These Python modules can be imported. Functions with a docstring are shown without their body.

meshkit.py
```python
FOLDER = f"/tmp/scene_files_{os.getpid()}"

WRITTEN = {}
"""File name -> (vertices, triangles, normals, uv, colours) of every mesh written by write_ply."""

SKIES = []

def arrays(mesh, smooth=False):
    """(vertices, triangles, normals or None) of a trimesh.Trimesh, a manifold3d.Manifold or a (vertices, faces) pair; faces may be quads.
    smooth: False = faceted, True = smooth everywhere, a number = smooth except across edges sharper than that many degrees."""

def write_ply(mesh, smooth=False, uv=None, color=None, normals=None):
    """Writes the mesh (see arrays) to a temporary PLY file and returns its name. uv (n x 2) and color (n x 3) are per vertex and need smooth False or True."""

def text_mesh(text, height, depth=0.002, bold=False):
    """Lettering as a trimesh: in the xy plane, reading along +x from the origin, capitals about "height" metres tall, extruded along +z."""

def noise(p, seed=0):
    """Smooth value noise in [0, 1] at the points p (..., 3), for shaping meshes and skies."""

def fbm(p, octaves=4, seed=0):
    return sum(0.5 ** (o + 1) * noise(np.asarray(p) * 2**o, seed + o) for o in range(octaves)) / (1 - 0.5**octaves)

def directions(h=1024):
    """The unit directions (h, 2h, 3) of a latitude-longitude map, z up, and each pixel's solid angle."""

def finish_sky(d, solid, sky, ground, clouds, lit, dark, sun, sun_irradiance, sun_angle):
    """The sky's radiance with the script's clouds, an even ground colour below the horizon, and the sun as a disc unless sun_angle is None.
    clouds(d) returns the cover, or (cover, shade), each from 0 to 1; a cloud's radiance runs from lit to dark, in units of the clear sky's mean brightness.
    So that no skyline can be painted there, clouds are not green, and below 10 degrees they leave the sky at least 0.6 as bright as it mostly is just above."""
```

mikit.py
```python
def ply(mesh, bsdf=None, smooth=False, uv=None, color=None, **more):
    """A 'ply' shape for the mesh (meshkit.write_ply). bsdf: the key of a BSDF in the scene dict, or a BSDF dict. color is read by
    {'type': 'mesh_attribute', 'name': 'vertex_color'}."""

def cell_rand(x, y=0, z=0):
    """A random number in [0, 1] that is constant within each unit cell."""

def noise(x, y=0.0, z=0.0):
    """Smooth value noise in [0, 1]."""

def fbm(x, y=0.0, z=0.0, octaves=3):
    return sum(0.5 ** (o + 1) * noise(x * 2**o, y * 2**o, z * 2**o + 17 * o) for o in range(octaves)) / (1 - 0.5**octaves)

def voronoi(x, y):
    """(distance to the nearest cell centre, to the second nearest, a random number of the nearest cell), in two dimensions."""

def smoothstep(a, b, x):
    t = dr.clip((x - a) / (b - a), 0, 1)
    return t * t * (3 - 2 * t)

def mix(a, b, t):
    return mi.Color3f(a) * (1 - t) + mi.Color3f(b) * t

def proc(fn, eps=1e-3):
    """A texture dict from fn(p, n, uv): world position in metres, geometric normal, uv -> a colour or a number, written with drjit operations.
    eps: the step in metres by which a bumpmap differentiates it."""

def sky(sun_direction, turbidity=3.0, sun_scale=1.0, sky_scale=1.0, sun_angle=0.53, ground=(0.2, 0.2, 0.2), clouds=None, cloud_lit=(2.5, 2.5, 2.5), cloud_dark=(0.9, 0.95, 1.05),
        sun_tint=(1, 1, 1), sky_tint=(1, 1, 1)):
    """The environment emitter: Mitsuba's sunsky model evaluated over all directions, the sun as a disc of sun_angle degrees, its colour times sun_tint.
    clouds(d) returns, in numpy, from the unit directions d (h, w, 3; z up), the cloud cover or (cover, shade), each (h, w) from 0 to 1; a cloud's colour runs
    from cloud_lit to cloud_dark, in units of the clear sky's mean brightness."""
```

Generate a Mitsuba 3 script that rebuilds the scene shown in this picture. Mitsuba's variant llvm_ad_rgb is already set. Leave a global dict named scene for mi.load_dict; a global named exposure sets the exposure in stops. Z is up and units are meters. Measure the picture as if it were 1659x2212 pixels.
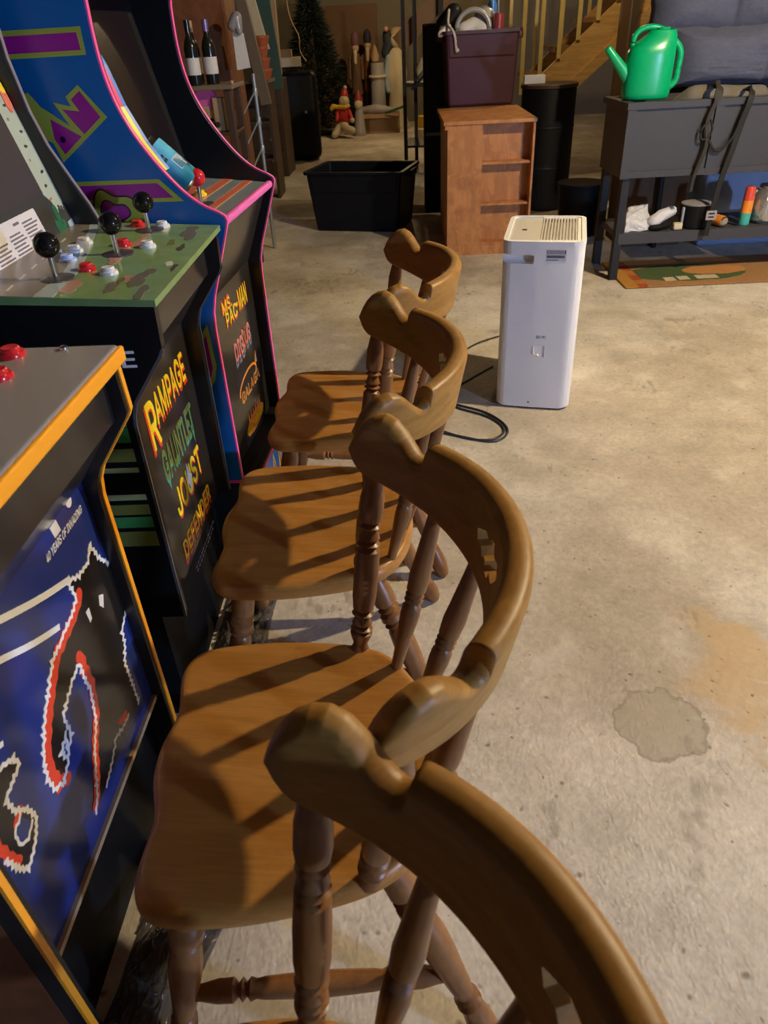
import math, random
import numpy as np, trimesh, manifold3d as m3, shapely, shapely.geometry as sg, shapely.affinity as sa, shapely.ops as so
import drjit as dr
import mitsuba as mi
import mikit, meshkit
from mikit import noise, fbm, smoothstep, mix
T = mi.ScalarTransform4f
rng = random.Random(7); nrg = np.random.RandomState(7)

# ------------------------------------------------------------------ camera, lights, exposure
# room axes: +y runs along the row of cabinets away from the camera, +x to the right, z up, metres
exposure = 2.93
FOV = 2 * math.degrees(math.atan(829.5 / 1536.0))
CAM_POS = np.array([0.0, 0.0, 1.272])
CAM_FWD = np.array([-0.095836, 0.821999, -0.561367]); CAM_UP = np.array([-0.010738, 0.563076, 0.826335])
scene, labels = {}, {}
scene['camera'] = {'type': 'thinlens', 'fov': FOV, 'fov_axis': 'x', 'aperture_radius': 0.0013, 'focus_distance': 1.75, 'near_clip': 0.02, 'far_clip': 60.0,
                   'to_world': T().look_at(origin=CAM_POS.tolist(), target=(CAM_POS + CAM_FWD).tolist(), up=CAM_UP.tolist())}
WARM, COOL = np.array([1.0, 0.81, 0.52]), np.array([0.45, 0.65, 1.15])
WARM_POS, COOL_POS, FAR_POS = (2.05, 2.25, 2.45), (3.40, -1.20, 1.22), (-0.55, 10.5, 2.35)
WARM_POWER, COOL_POWER, FAR_POWER = 900.0, 138.0, 190.0
BULB_R = 0.035

# ------------------------------------------------------------------ helpers
def rgb(c): return {'type': 'rgb', 'value': [float(x) for x in c]}
MATS = {}
def mat(name, color, rough=0.5, metal=0.0, spec=0.5, bump=None, bscale=1.0, coat=0.0, two=True, sheen=0.0):
    col = mikit.proc(color) if callable(color) else rgb(color)
    d = {'type': 'principled', 'base_color': col, 'roughness': rough, 'metallic': metal, 'specular': spec}
    if coat: d.update(clearcoat=coat, clearcoat_gloss=0.9)
    if sheen: d['sheen'] = sheen
    if bump is not None: d = {'type': 'bumpmap', 'arbitrary': mikit.proc(bump), 'scale': bscale, 'bsdf': d}
    scene['m_' + name] = {'type': 'twosided', 'bsdf': d} if two else d
    return 'm_' + name
def add(key, mesh, m, smooth=False, to=None):
    """one entry; a taken key gets the next number"""
    k, n = key, 0
    while k in scene:
        n += 1; k = f'{key}_{n:03d}'
    d = dict(mikit.ply(mesh, m, smooth=smooth)) if not isinstance(mesh, dict) else dict(mesh)
    if to is not None: d['to_world'] = to
    scene[k] = d
    return k
ROOTS = set()
def root(name):
    k, n = name, 0
    while k in ROOTS or k in scene:
        n += 1; k = f'{name}_{n:03d}'
    ROOTS.add(k); return k
def tag(k, label, cat=None, group=None, kind=None):
    d = {'label': label}
    if cat: d['category'] = cat
    if group: d['group'] = group
    if kind: d['kind'] = kind
    labels[k] = d
    return k
def thing(name, label, cat, group=None):
    k = root(name); return tag(k, label, cat, group)
cat = trimesh.util.concatenate
def box(x0, x1, y0, y1, z0, z1):
    b = trimesh.creation.box(extents=[x1 - x0, y1 - y0, z1 - z0]); b.apply_translation([(x0 + x1) / 2, (y0 + y1) / 2, (z0 + z1) / 2]); return b
def man(m): return m3.Manifold(m3.Mesh(np.asarray(m.vertices, np.float32), np.asarray(m.faces, np.uint32)))
def unman(m):
    k = m.to_mesh(); return trimesh.Trimesh(np.array(k.vert_properties[:, :3], float), np.array(k.tri_verts), process=False)
def sph(c, r, n=10):
    s = trimesh.creation.icosphere(subdivisions=2 if n < 12 else 3); s.apply_scale(np.broadcast_to(r, 3)); s.apply_translation(c); return s
def rbox(x0, x1, y0, y1, z0, z1, r=0.01, seg=8):
    s = m3.Manifold.sphere(r, seg)
    c = [s.translate([x, y, z]) for x in (x0 + r, x1 - r) for y in (y0 + r, y1 - r) for z in (z0 + r, z1 - r)]
    return unman(m3.Manifold.batch_hull(c))
def hull(pts): return trimesh.convex.convex_hull(np.asarray(pts, float))
def chain(pts, seg=12):
    """hulls of spheres (x, y, z, r) strung together"""
    ss = [m3.Manifold.sphere(p[3], seg).translate(list(p[:3])) for p in pts]
    return m3.Manifold.batch_boolean([m3.Manifold.batch_hull([a, b]) for a, b in zip(ss[:-1], ss[1:])], m3.OpType.Add)
def frame(a, b):
    a, b = np.asarray(a, float), np.asarray(b, float); z = b - a; L = np.linalg.norm(z); z = z / L
    x = np.cross([0.0, 1.0, 0.0] if abs(z[1]) < 0.9 else [1.0, 0, 0], z); x /= np.linalg.norm(x); y = np.cross(z, x)
    M = np.eye(4); M[:3, 0], M[:3, 1], M[:3, 2], M[:3, 3] = x, y, z, a
    return M, L
def turned(a, b, prof, n=20):
    """lathed stick from a to b: prof = (fraction, radius)"""
    M, L = frame(a, b); t = np.array([p[0] for p in prof]) * L; r = np.array([p[1] for p in prof])
    th = np.arange(n) * 2 * np.pi / n
    v = np.stack([np.outer(r, np.cos(th)), np.outer(r, np.sin(th)), np.repeat(t[:, None], n, 1)], -1).reshape(-1, 3)
    f = []
    for i in range(len(t) - 1):
        for j in range(n):
            k = (j + 1) % n; f += [[i * n + j, i * n + k, (i + 1) * n + k], [i * n + j, (i + 1) * n + k, (i + 1) * n + j]]
    c0, c1 = len(v), len(v) + 1; v = np.vstack([v, [[0, 0, t[0]], [0, 0, t[-1]]]]); e = (len(t) - 1) * n
    for j in range(n):
        k = (j + 1) % n; f += [[c0, k, j], [c1, e + j, e + k]]
    m = trimesh.Trimesh(v, f, process=False); m.apply_transform(M); return m
def rod(a, b, r, n=10): return turned(a, b, [(0, r), (1, r)], n)
def lathe(prof, at=(0, 0, 0), n=28):
    p = np.asarray(prof, float); L = p[-1, 1] - p[0, 1]
    m = turned((0, 0, 0), (0, 0, 1.0), [(z, max(r, 1e-4)) for r, z in prof], n); m.apply_translation(at); return m
def tube(pts, r, n=8):
    p = np.asarray(pts, float); t = np.gradient(p, axis=0); t /= np.linalg.norm(t, axis=1, keepdims=True)
    up = np.array([0.03, 0.02, 1.0]); a = np.cross(t, up); a /= np.linalg.norm(a, axis=1, keepdims=True) + 1e-9; b = np.cross(t, a)
    th = np.arange(n) * 2 * np.pi / n; r = np.broadcast_to(r, (len(p),))
    v = (p[:, None] + r[:, None, None] * (np.cos(th)[None, :, None] * a[:, None] + np.sin(th)[None, :, None] * b[:, None])).reshape(-1, 3); f = []
    for i in range(len(p) - 1):
        for j in range(n):
            k = (j + 1) % n; f += [[i * n + j, (i + 1) * n + k, i * n + k], [i * n + j, (i + 1) * n + j, (i + 1) * n + k]]
    e = (len(p) - 1) * n; v = np.vstack([v, p[0], p[-1]])
    for j in range(n): f += [[len(v) - 2, j, (j + 1) % n], [len(v) - 1, e + (j + 1) % n, e + j]]
    return trimesh.Trimesh(v, f, process=False)
def spline(pts, n=60, closed=False):
    from scipy.interpolate import CubicSpline
    p = np.asarray(pts, float)
    if closed: p = np.vstack([p, p[:1]])
    s = np.r_[0, np.cumsum(np.linalg.norm(np.diff(p, axis=0), axis=1))]
    cs = CubicSpline(s, p, bc_type='periodic' if closed else 'natural')
    return cs(np.linspace(0, s[-1], n, endpoint=not closed))
def xform(m, x=0, y=0, z=0, rz=0, rx=0, ry=0):
    M = trimesh.transformations.euler_matrix(math.radians(rx), math.radians(ry), math.radians(rz), 'sxyz'); M[:3, 3] = (x, y, z)
    m = m.copy(); m.apply_transform(M); return m
def prism(poly, depth):
    """shapely polygon(s) in xy extruded along +z"""
    gs = [g for g in getattr(poly, 'geoms', [poly]) if g.area > 1e-8 and g.geom_type == 'Polygon']
    return cat([trimesh.creation.extrude_polygon(g, depth, engine='earcut') for g in gs])
def mapped(m, origin, ex, ey, ez):
    M = np.eye(4); M[:3, 0], M[:3, 1], M[:3, 2], M[:3, 3] = ex, ey, ez, origin
    m = m.copy(); m.apply_transform(M)
    if np.linalg.det(M[:3, :3]) < 0: m.invert()
    return m
def text_in(text, x0, x1, y0, y1, shear=0.0, bold=True, depth=0.001):
    m = meshkit.text_mesh(text, 1.0, 1.0, bold); lo, hi = m.bounds
    v = m.vertices.copy(); v[:, 0] = (v[:, 0] - lo[0]) / (hi[0] - lo[0]); v[:, 1] = (v[:, 1] - lo[1]) / (hi[1] - lo[1])
    v[:, 0] = x0 + v[:, 0] * (x1 - x0) + shear * v[:, 1]; v[:, 1] = y0 + v[:, 1] * (y1 - y0); v[:, 2] *= depth
    m = m.copy(); m.vertices = v; return m
def jag(pts, amp, width, step=0.008, seed=1):
    r = np.random.RandomState(seed); p = np.asarray(pts, float); ls = sg.LineString(p); n = max(3, int(ls.length / step)); out = []
    for i in range(n + 1):
        q = np.array(ls.interpolate(i / n, normalized=True).coords[0]); q2 = np.array(ls.interpolate(min(1, i / n + .01), normalized=True).coords[0]); q1 = np.array(ls.interpolate(max(0, i / n - .01), normalized=True).coords[0])
        d = q2 - q1; d /= np.linalg.norm(d) + 1e-9; nn = np.array([-d[1], d[0]]); out.append(q + nn * amp * (1 if i % 2 else -1) * r.uniform(.2, 1) + d * amp * .6 * r.uniform(-1, 1))
    return sg.LineString(out).buffer(width / 2, join_style=2, mitre_limit=2)

# ------------------------------------------------------------------ materials
def concrete(p, n, uv):
    x, y = p.x, p.y
    a = fbm(x * 2.3, y * 2.3, 0.0, 4); b = fbm(x * 11, y * 11, 3.0, 4); c = noise(x * 90, y * 90, 1.0)
    col = mix((0.435, 0.37, 0.285), (0.60, 0.54, 0.45), smoothstep(0.25, 0.75, a))
    f2 = noise(x * 260, y * 200, 7.0); col = col * (0.82 + 0.36 * b) * (0.92 + 0.16 * c) * (0.93 + 0.14 * f2)
    w = fbm(x * 7 + 3, y * 7, 9.0, 4) - 0.5
    # rust-coloured stain and the round damp patch beside it
    d1 = dr.sqrt(dr.square((x - 0.68 + (y - 1.2) * 0.35) / 0.15) + dr.square((y - 1.20) / 0.22)) + w * 2.2 + (fbm(x * 30, y * 30, 12.0, 3) - .5) * .5
    col = mix(col, mi.Color3f(0.52, 0.33, 0.13), 0.62 * (1 - smoothstep(0.45, 1.25, d1)))
    d2 = dr.sqrt(dr.square((x - 0.452) / 0.094) + dr.square((y - 1.062) / 0.098)) + w * 0.40 + (fbm(x * 38, y * 38, 2.0, 4) - .5) * 0.42
    edge = smoothstep(0.88, 0.96, d2) * (1 - smoothstep(0.98, 1.04, d2))
    col = mix(col, mi.Color3f(0.375, 0.325, 0.235), 0.72 * (1 - smoothstep(0.96, 1.0, d2)))
    col = mix(col, mi.Color3f(0.16, 0.12, 0.07), 0.35 * edge)
    # dirt specks, scuffs and pale scratches
    e, _, r = mikit.voronoi(x * 16 + w, y * 16)
    col = mix(col, mi.Color3f(0.13, 0.10, 0.06), 0.75 * dr.select(r > 0.72, 1 - smoothstep(0.03, 0.10 + 0.08 * r, e + 0.12 * noise(x * 120, y * 120, 5.0)), 0.0))
    e2, _, r2 = mikit.voronoi(x * 34 + w * 2, y * 26 + x * 9)
    col = mix(col, mi.Color3f(0.17, 0.13, 0.08), 0.6 * dr.select(r2 > 0.80, 1 - smoothstep(0.02, 0.06 + 0.10 * r2, e2 + 0.25 * noise(x * 90, y * 150, 3.0) - .06), 0.0))
    pl = fbm(x * 9, y * 9, 21.0, 4); col = mix(col, mi.Color3f(0.66, 0.62, 0.54), 0.24 * smoothstep(0.62, 0.74, pl) * smoothstep(.4, .7, b))
    g = fbm(x * 5 + 11, y * 5, 4.0, 4); h = fbm(x * 60, y * 25, 8.0, 2)
    col = mix(col, mi.Color3f(0.24, 0.20, 0.15), 0.5 * smoothstep(0.66, 0.76, g) * smoothstep(0.45, 0.7, h))
    sc = fbm(x * 4, y * 60 + x * 8, 6.0, 2)
    col = mix(col, mi.Color3f(0.66, 0.62, 0.54), 0.35 * smoothstep(0.70, 0.82, sc) * smoothstep(0.45, 0.6, a))
    return col
def concrete_bump(p, n, uv): return fbm(p.x * 35, p.y * 35, 0.0, 4) * 0.6 + noise(p.x * 220, p.y * 160, 2.0) * 0.4
def wood_fn(c0, c1, c2, sx=3.0, sy=60.0, sz=60.0):
    def fn(p, n, uv):
        w = fbm(p.x * 3, p.y * 9, p.z * 9, 3)
        g = fbm(p.x * sx + w * 2, p.y * sy + w * 6, p.z * sz, 3); f = noise(p.x * sx * 8, p.y * sy * 7, p.z * sz * 7)
        col = mix(c0, c1, smoothstep(0.3, 0.7, g)); return mix(col, c2, 0.35 * smoothstep(0.55, 0.85, w)) * (0.90 + 0.2 * f)
    return fn
mat('concrete', concrete, 0.62, spec=0.35, bump=concrete_bump, bscale=0.0020)
mat('seat_wood', wood_fn((0.35, 0.148, 0.028), (0.40, 0.176, 0.036), (0.29, 0.112, 0.020)), 0.36, spec=0.5)
mat('turned_wood', wood_fn((0.19, 0.078, 0.022), (0.245, 0.105, 0.030), (0.14, 0.055, 0.016), 30, 30, 4), 0.36, spec=0.5)
mat('crest_wood', wood_fn((0.275, 0.128, 0.022), (0.325, 0.158, 0.030), (0.21, 0.09, 0.015), 14, 14, 60), 0.47, spec=0.5)
mat('black', (0.008, 0.008, 0.009), 0.30); mat('black_matt', (0.006, 0.006, 0.006), 0.6, spec=0.2); mat('panel_black', (0.022, 0.019, 0.017), 0.16, spec=0.6)
mat('orange_trim', (0.90, 0.36, 0.02), 0.35); mat('pink_trim', (0.88, 0.10, 0.32), 0.35); mat('silver_trim', (0.20, 0.20, 0.20), 0.30, metal=0.6); mat('grey_trim', (0.20, 0.17, 0.18), 0.5)
mat('rail_pink', (0.72, 0.13, 0.42), 0.45)
mat('blue_side', (0.006, 0.115, 0.34), 0.28); mat('lime', (0.39, 0.41, 0.055), 0.30); mat('magenta', (0.36, 0.013, 0.235), 0.30); mat('dark_line', (0.03, 0.006, 0.04), 0.3)
mat('navy', (0.018, 0.035, 0.19), 0.15, spec=0.6); mat('white_print', (0.78, 0.77, 0.75), 0.3); mat('red_print', (0.74, 0.06, 0.025), 0.3); mat('black_print', (0.012, 0.011, 0.011), 0.16, spec=0.6)
mat('yellow_print', (0.90, 0.66, 0.02), 0.3); mat('teal_print', (0.06, 0.32, 0.22), 0.3); mat('salmon_print', (0.72, 0.19, 0.12), 0.3); mat('slate_print', (0.16, 0.16, 0.24), 0.3); mat('flame_print', (0.85, 0.27, 0.03), 0.3); mat('bronze_print', (0.48, 0.20, 0.045), 0.3)
mat('green_dark', (0.05, 0.26, 0.07), 0.35); mat('olive', (0.13, 0.16, 0.035), 0.35); mat('olive_dim', (0.16, 0.18, 0.04), 0.35); mat('sage', (0.36, 0.42, 0.18), 0.35)
def deck_green(p, n, uv):
    a = fbm(p.x * 40, p.y * 40, 0.0, 3); return mix((0.15, 0.25, 0.085), (0.20, 0.31, 0.115), a)
mat('deck_green', deck_green, 0.18, spec=0.6); mat('deck_grey', (0.29, 0.27, 0.28), 0.22, spec=0.6); mat('deck_slate', (0.17, 0.20, 0.24), 0.25); mat('deck_road', (0.20, 0.165, 0.135), 0.2, spec=0.6); mat('deck_ice', (0.36, 0.42, 0.42), 0.2, spec=0.6)
mat('deck_brown', (0.14, 0.125, 0.06), 0.2); mat('deck_rose', (0.42, 0.22, 0.15), 0.2); mat('deck_red', (0.50, 0.12, 0.09), 0.3); mat('deck_tan', (0.52, 0.33, 0.10), 0.3); mat('deck_dark', (0.06, 0.06, 0.03), 0.2); mat('pale_line', (0.55, 0.52, 0.42), 0.3)
mat('ball_black', (0.006, 0.006, 0.006), 0.08, spec=0.6); mat('ball_red', (0.62, 0.02, 0.03), 0.14, spec=0.6); mat('chrome', (0.75, 0.75, 0.75), 0.18, metal=1.0); mat('washer', (0.06, 0.05, 0.045), 0.3)
mat('btn_white', (0.74, 0.72, 0.70), 0.22); mat('btn_red', (0.62, 0.02, 0.025), 0.2); mat('btn_yellow', (0.85, 0.62, 0.01), 0.25); mat('btn_blue', (0.42, 0.52, 0.85), 0.22)
mat('screen', (0.060, 0.050, 0.048), 0.3, spec=0.4); mat('screen_black', (0.010, 0.007, 0.008), 0.25, spec=0.3); mat('bezel_pale', (0.40, 0.46, 0.38), 0.3); mat('bezel_dark', (0.05, 0.05, 0.045), 0.3); mat('bezel_green', (0.03, 0.13, 0.06), 0.3); mat('card', (0.70, 0.66, 0.68), 0.4); mat('ink', (0.16, 0.15, 0.17), 0.5); mat('bezel_blue', (0.06, 0.22, 0.62), 0.3); mat('bezel_pink', (0.82, 0.07, 0.20), 0.3); mat('bezel_yellow', (0.80, 0.60, 0.04), 0.3)
mat('white_plastic', (0.74, 0.735, 0.72), 0.32); mat('grille_beige', (0.50, 0.46, 0.40), 0.4); mat('slot_dark', (0.03, 0.028, 0.025), 0.6); mat('label_grey', (0.52, 0.52, 0.55), 0.5); mat('bar_dark', (0.10, 0.10, 0.11), 0.5)
mat('cord_black', (0.03, 0.035, 0.04), 0.35)
mat('bookcase_wood', wood_fn((0.39, 0.155, 0.046), (0.50, 0.215, 0.068), (0.30, 0.105, 0.03), 26, 26, 3.0), 0.45)
mat('tote_purple', (0.060, 0.015, 0.026), 0.45, spec=0.4); mat('tote_black', (0.006, 0.007, 0.010), 0.5, spec=0.22); mat('rope', (0.55, 0.47, 0.36), 0.8)
mat('hose_grey', (0.42, 0.40, 0.38), 0.35, metal=0.3); mat('cloth_white', (0.75, 0.70, 0.62), 0.8); mat('bottle_red', (0.30, 0.035, 0.035), 0.4)
mat('pine', wood_fn((0.62, 0.37, 0.12), (0.74, 0.46, 0.17), (0.50, 0.27, 0.08), 3, 40, 40), 0.5); mat('baluster', (0.72, 0.56, 0.20), 0.45); mat('stair_dark', (0.24, 0.12, 0.04), 0.5)
mat('planter', (0.050, 0.049, 0.053), 0.5, spec=0.35); mat('frame_dark', (0.018, 0.018, 0.019), 0.5, spec=0.3)
mat('can_green', (0.0, 0.40, 0.15), 0.28, spec=0.6)
def quilt(p, n, uv): return mix((0.085, 0.094, 0.145), (0.112, 0.122, 0.185), fbm(p.x * 60, p.y * 60, p.z * 60, 3))
mat('cushion', quilt, 0.9, sheen=0.3); mat('strap', (0.012, 0.011, 0.010), 0.7); mat('strap_light', (0.032, 0.027, 0.022), 0.7); mat('cloth_grey', (0.16, 0.14, 0.115), 0.8)
mat('blue_bin', (0.26, 0.37, 0.58), 0.5); mat('cardboard', (0.30, 0.19, 0.10), 0.75); mat('cardboard_dark', (0.14, 0.085, 0.045), 0.8); mat('bag_white', (0.62, 0.62, 0.64), 0.5); mat('jar_metal', (0.55, 0.55, 0.55), 0.25, metal=0.8)
mat('spray_red', (0.70, 0.08, 0.05), 0.35); mat('spray_orange', (0.85, 0.28, 0.03), 0.35); mat('spray_teal', (0.06, 0.42, 0.33), 0.35)
mat('rust_panel', wood_fn((0.13, 0.042, 0.012), (0.17, 0.058, 0.018), (0.10, 0.03, 0.01), 20, 20, 3), 0.5); mat('dark_brown', (0.055, 0.030, 0.018), 0.5); mat('taupe', (0.17, 0.125, 0.085), 0.6); mat('stud', (0.42, 0.28, 0.15), 0.6)
mat('galv', (0.34, 0.38, 0.42), 0.35, metal=0.5); mat('bottle_dark', (0.012, 0.012, 0.010), 0.12, spec=0.7); mat('paper_label', (0.62, 0.60, 0.58), 0.6); mat('foil_violet', (0.25, 0.20, 0.45), 0.3, metal=0.5)
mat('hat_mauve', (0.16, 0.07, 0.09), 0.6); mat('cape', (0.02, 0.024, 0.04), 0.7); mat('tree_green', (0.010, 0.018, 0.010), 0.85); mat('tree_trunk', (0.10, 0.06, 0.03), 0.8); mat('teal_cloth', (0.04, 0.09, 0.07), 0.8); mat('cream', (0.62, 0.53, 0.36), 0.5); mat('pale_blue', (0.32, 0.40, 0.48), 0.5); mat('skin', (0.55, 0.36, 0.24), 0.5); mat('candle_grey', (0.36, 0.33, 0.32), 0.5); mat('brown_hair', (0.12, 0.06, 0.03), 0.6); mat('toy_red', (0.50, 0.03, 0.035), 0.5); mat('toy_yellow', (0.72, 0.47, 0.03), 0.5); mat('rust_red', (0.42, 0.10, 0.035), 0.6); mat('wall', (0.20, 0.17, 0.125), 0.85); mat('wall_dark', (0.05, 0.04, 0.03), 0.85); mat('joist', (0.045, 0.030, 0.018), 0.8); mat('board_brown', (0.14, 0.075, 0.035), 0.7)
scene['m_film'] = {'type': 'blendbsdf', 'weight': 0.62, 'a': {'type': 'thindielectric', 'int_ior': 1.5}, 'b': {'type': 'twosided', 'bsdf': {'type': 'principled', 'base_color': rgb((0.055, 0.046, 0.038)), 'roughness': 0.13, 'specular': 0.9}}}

# ------------------------------------------------------------------ the room
def struct(key, mesh, m, label, smooth=False):
    add(key, mesh, m, smooth); tag(key, label, kind='structure')
struct('floor', box(-3.6, 4.2, -2.6, 13.2, -0.12, 0.0), 'm_concrete', 'bare tan concrete basement floor with stains and specks')
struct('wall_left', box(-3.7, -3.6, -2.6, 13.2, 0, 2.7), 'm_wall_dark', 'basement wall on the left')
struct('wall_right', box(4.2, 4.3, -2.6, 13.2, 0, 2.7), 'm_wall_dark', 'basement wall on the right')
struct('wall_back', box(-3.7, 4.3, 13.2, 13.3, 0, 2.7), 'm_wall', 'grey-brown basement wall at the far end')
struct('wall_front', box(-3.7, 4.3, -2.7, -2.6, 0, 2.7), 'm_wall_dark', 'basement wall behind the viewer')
struct('ceiling', box(-3.7, 4.3, -2.7, 13.3, 2.7, 2.8), 'm_joist', 'unfinished wooden basement ceiling')
def bulb(pos, color, power, label):
    t = thing('ceiling_bulb', label, 'light')
    b = dict(mikit.ply(sph(pos, BULB_R, 12), None, smooth=True)); b['emitter'] = {'type': 'area', 'radiance': rgb(np.asarray(color) * power)}; b['bsdf'] = {'type': 'diffuse', 'reflectance': rgb((0.8, 0.8, 0.8))}
    scene[t + '__globe'] = b
    add(t + '__socket', lathe([(0.045, 0.0), (0.05, 0.02), (0.03, 0.05), (0.02, 0.06)][::1], (pos[0], pos[1], pos[2] + BULB_R - 0.002), 20), 'm_white_plastic', 30)
    add(t + '__cable', rod((pos[0], pos[1], pos[2] + BULB_R + 0.05), (pos[0], pos[1], 2.7), 0.008), 'm_cord_black')
bulb(WARM_POS, WARM, WARM_POWER, 'warm bare bulb hanging from the ceiling over the open floor')
bulb((0.95, 6.25, 2.45), np.array([1.0, 0.74, 0.40]), 95.0, 'small warm bulb hanging from the ceiling before the staircase')
t = thing('floor_lamp', 'slim floor lamp with a cool white globe standing on the right', 'lamp')
g_ = dict(mikit.ply(sph(COOL_POS, 0.09, 12), None, smooth=True)); g_['emitter'] = {'type': 'area', 'radiance': rgb(COOL * COOL_POWER)}; g_['bsdf'] = {'type': 'diffuse', 'reflectance': rgb((0.8, 0.8, 0.8))}; scene[t + '__globe'] = g_
add(t + '__pole', rod((COOL_POS[0], COOL_POS[1], 0.02), (COOL_POS[0], COOL_POS[1], COOL_POS[2] - 0.088), 0.012), 'm_frame_dark', True); add(t + '__base', lathe([(.001, 0), (.14, 0), (.135, .02), (.02, .03), (.001, .031)], (COOL_POS[0], COOL_POS[1], 0)), 'm_frame_dark', 40)
bulb(FAR_POS, np.array([1.0, 0.70, 0.36]), FAR_POWER, 'warm bare bulb hanging above the far storage corner')

# ------------------------------------------------------------------ the chairs
ZS = 0.435
half = [(-0.253, 0.0), (-0.250, 0.033), (-0.238, 0.085), (-0.243, 0.140), (-0.243, 0.178), (-0.226, 0.210), (-0.180, 0.224), (-0.110, 0.226), (-0.030, 0.218), (0.040, 0.203), (0.085, 0.180), (0.118, 0.138), (0.140, 0.075)]
outline = spline(half + [(0.147, 0.0)] + [(x, -y) for x, y in half[:0:-1]], 160, closed=True)
def seat_mesh():
    c = np.array([-0.05, 0.0]); d = outline - c; n = len(d)
    def ztop(q, f):
        s = np.exp(-((q[:, 0] - 0.0) / 0.13) ** 2) * (np.exp(-((q[:, 1] - 0.09) / 0.075) ** 2) + np.exp(-((q[:, 1] + 0.09) / 0.075) ** 2))
        return ZS - 0.010 * s * (1 - f ** 4)
    rings = []
    for f in (0.12, 0.25, 0.38, 0.5, 0.6, 0.7, 0.78, 0.85, 0.905, 0.94): q = c + d * f; rings.append(np.c_[q, ztop(q, f)])
    for f, z in ((0.965, ZS - 0.002), (0.985, ZS - 0.006), (0.997, ZS - 0.012), (1.0, ZS - 0.018), (0.995, ZS - 0.026), (0.975, ZS - 0.034), (0.95, ZS - 0.036), (0.5, ZS - 0.036)): rings.append(np.c_[c + d * f, np.full(n, z)])
    v = np.vstack(rings + [[[c[0], c[1], ZS - 0.002]], [[c[0], c[1], ZS - 0.036]]]); f = []
    for i in range(len(rings) - 1):
        for j in range(n):
            k = (j + 1) % n; f += [[i * n + j, (i + 1) * n + j, (i + 1) * n + k], [i * n + j, (i + 1) * n + k, i * n + k]]
    e = (len(rings) - 1) * n
    for j in range(n):
        k = (j + 1) % n; f += [[len(v) - 2, j, k], [len(v) - 1, e + k, e + j]]
    m = trimesh.Trimesh(v, f, process=False)
    if m.volume < 0: m.invert()
    return m
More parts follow.
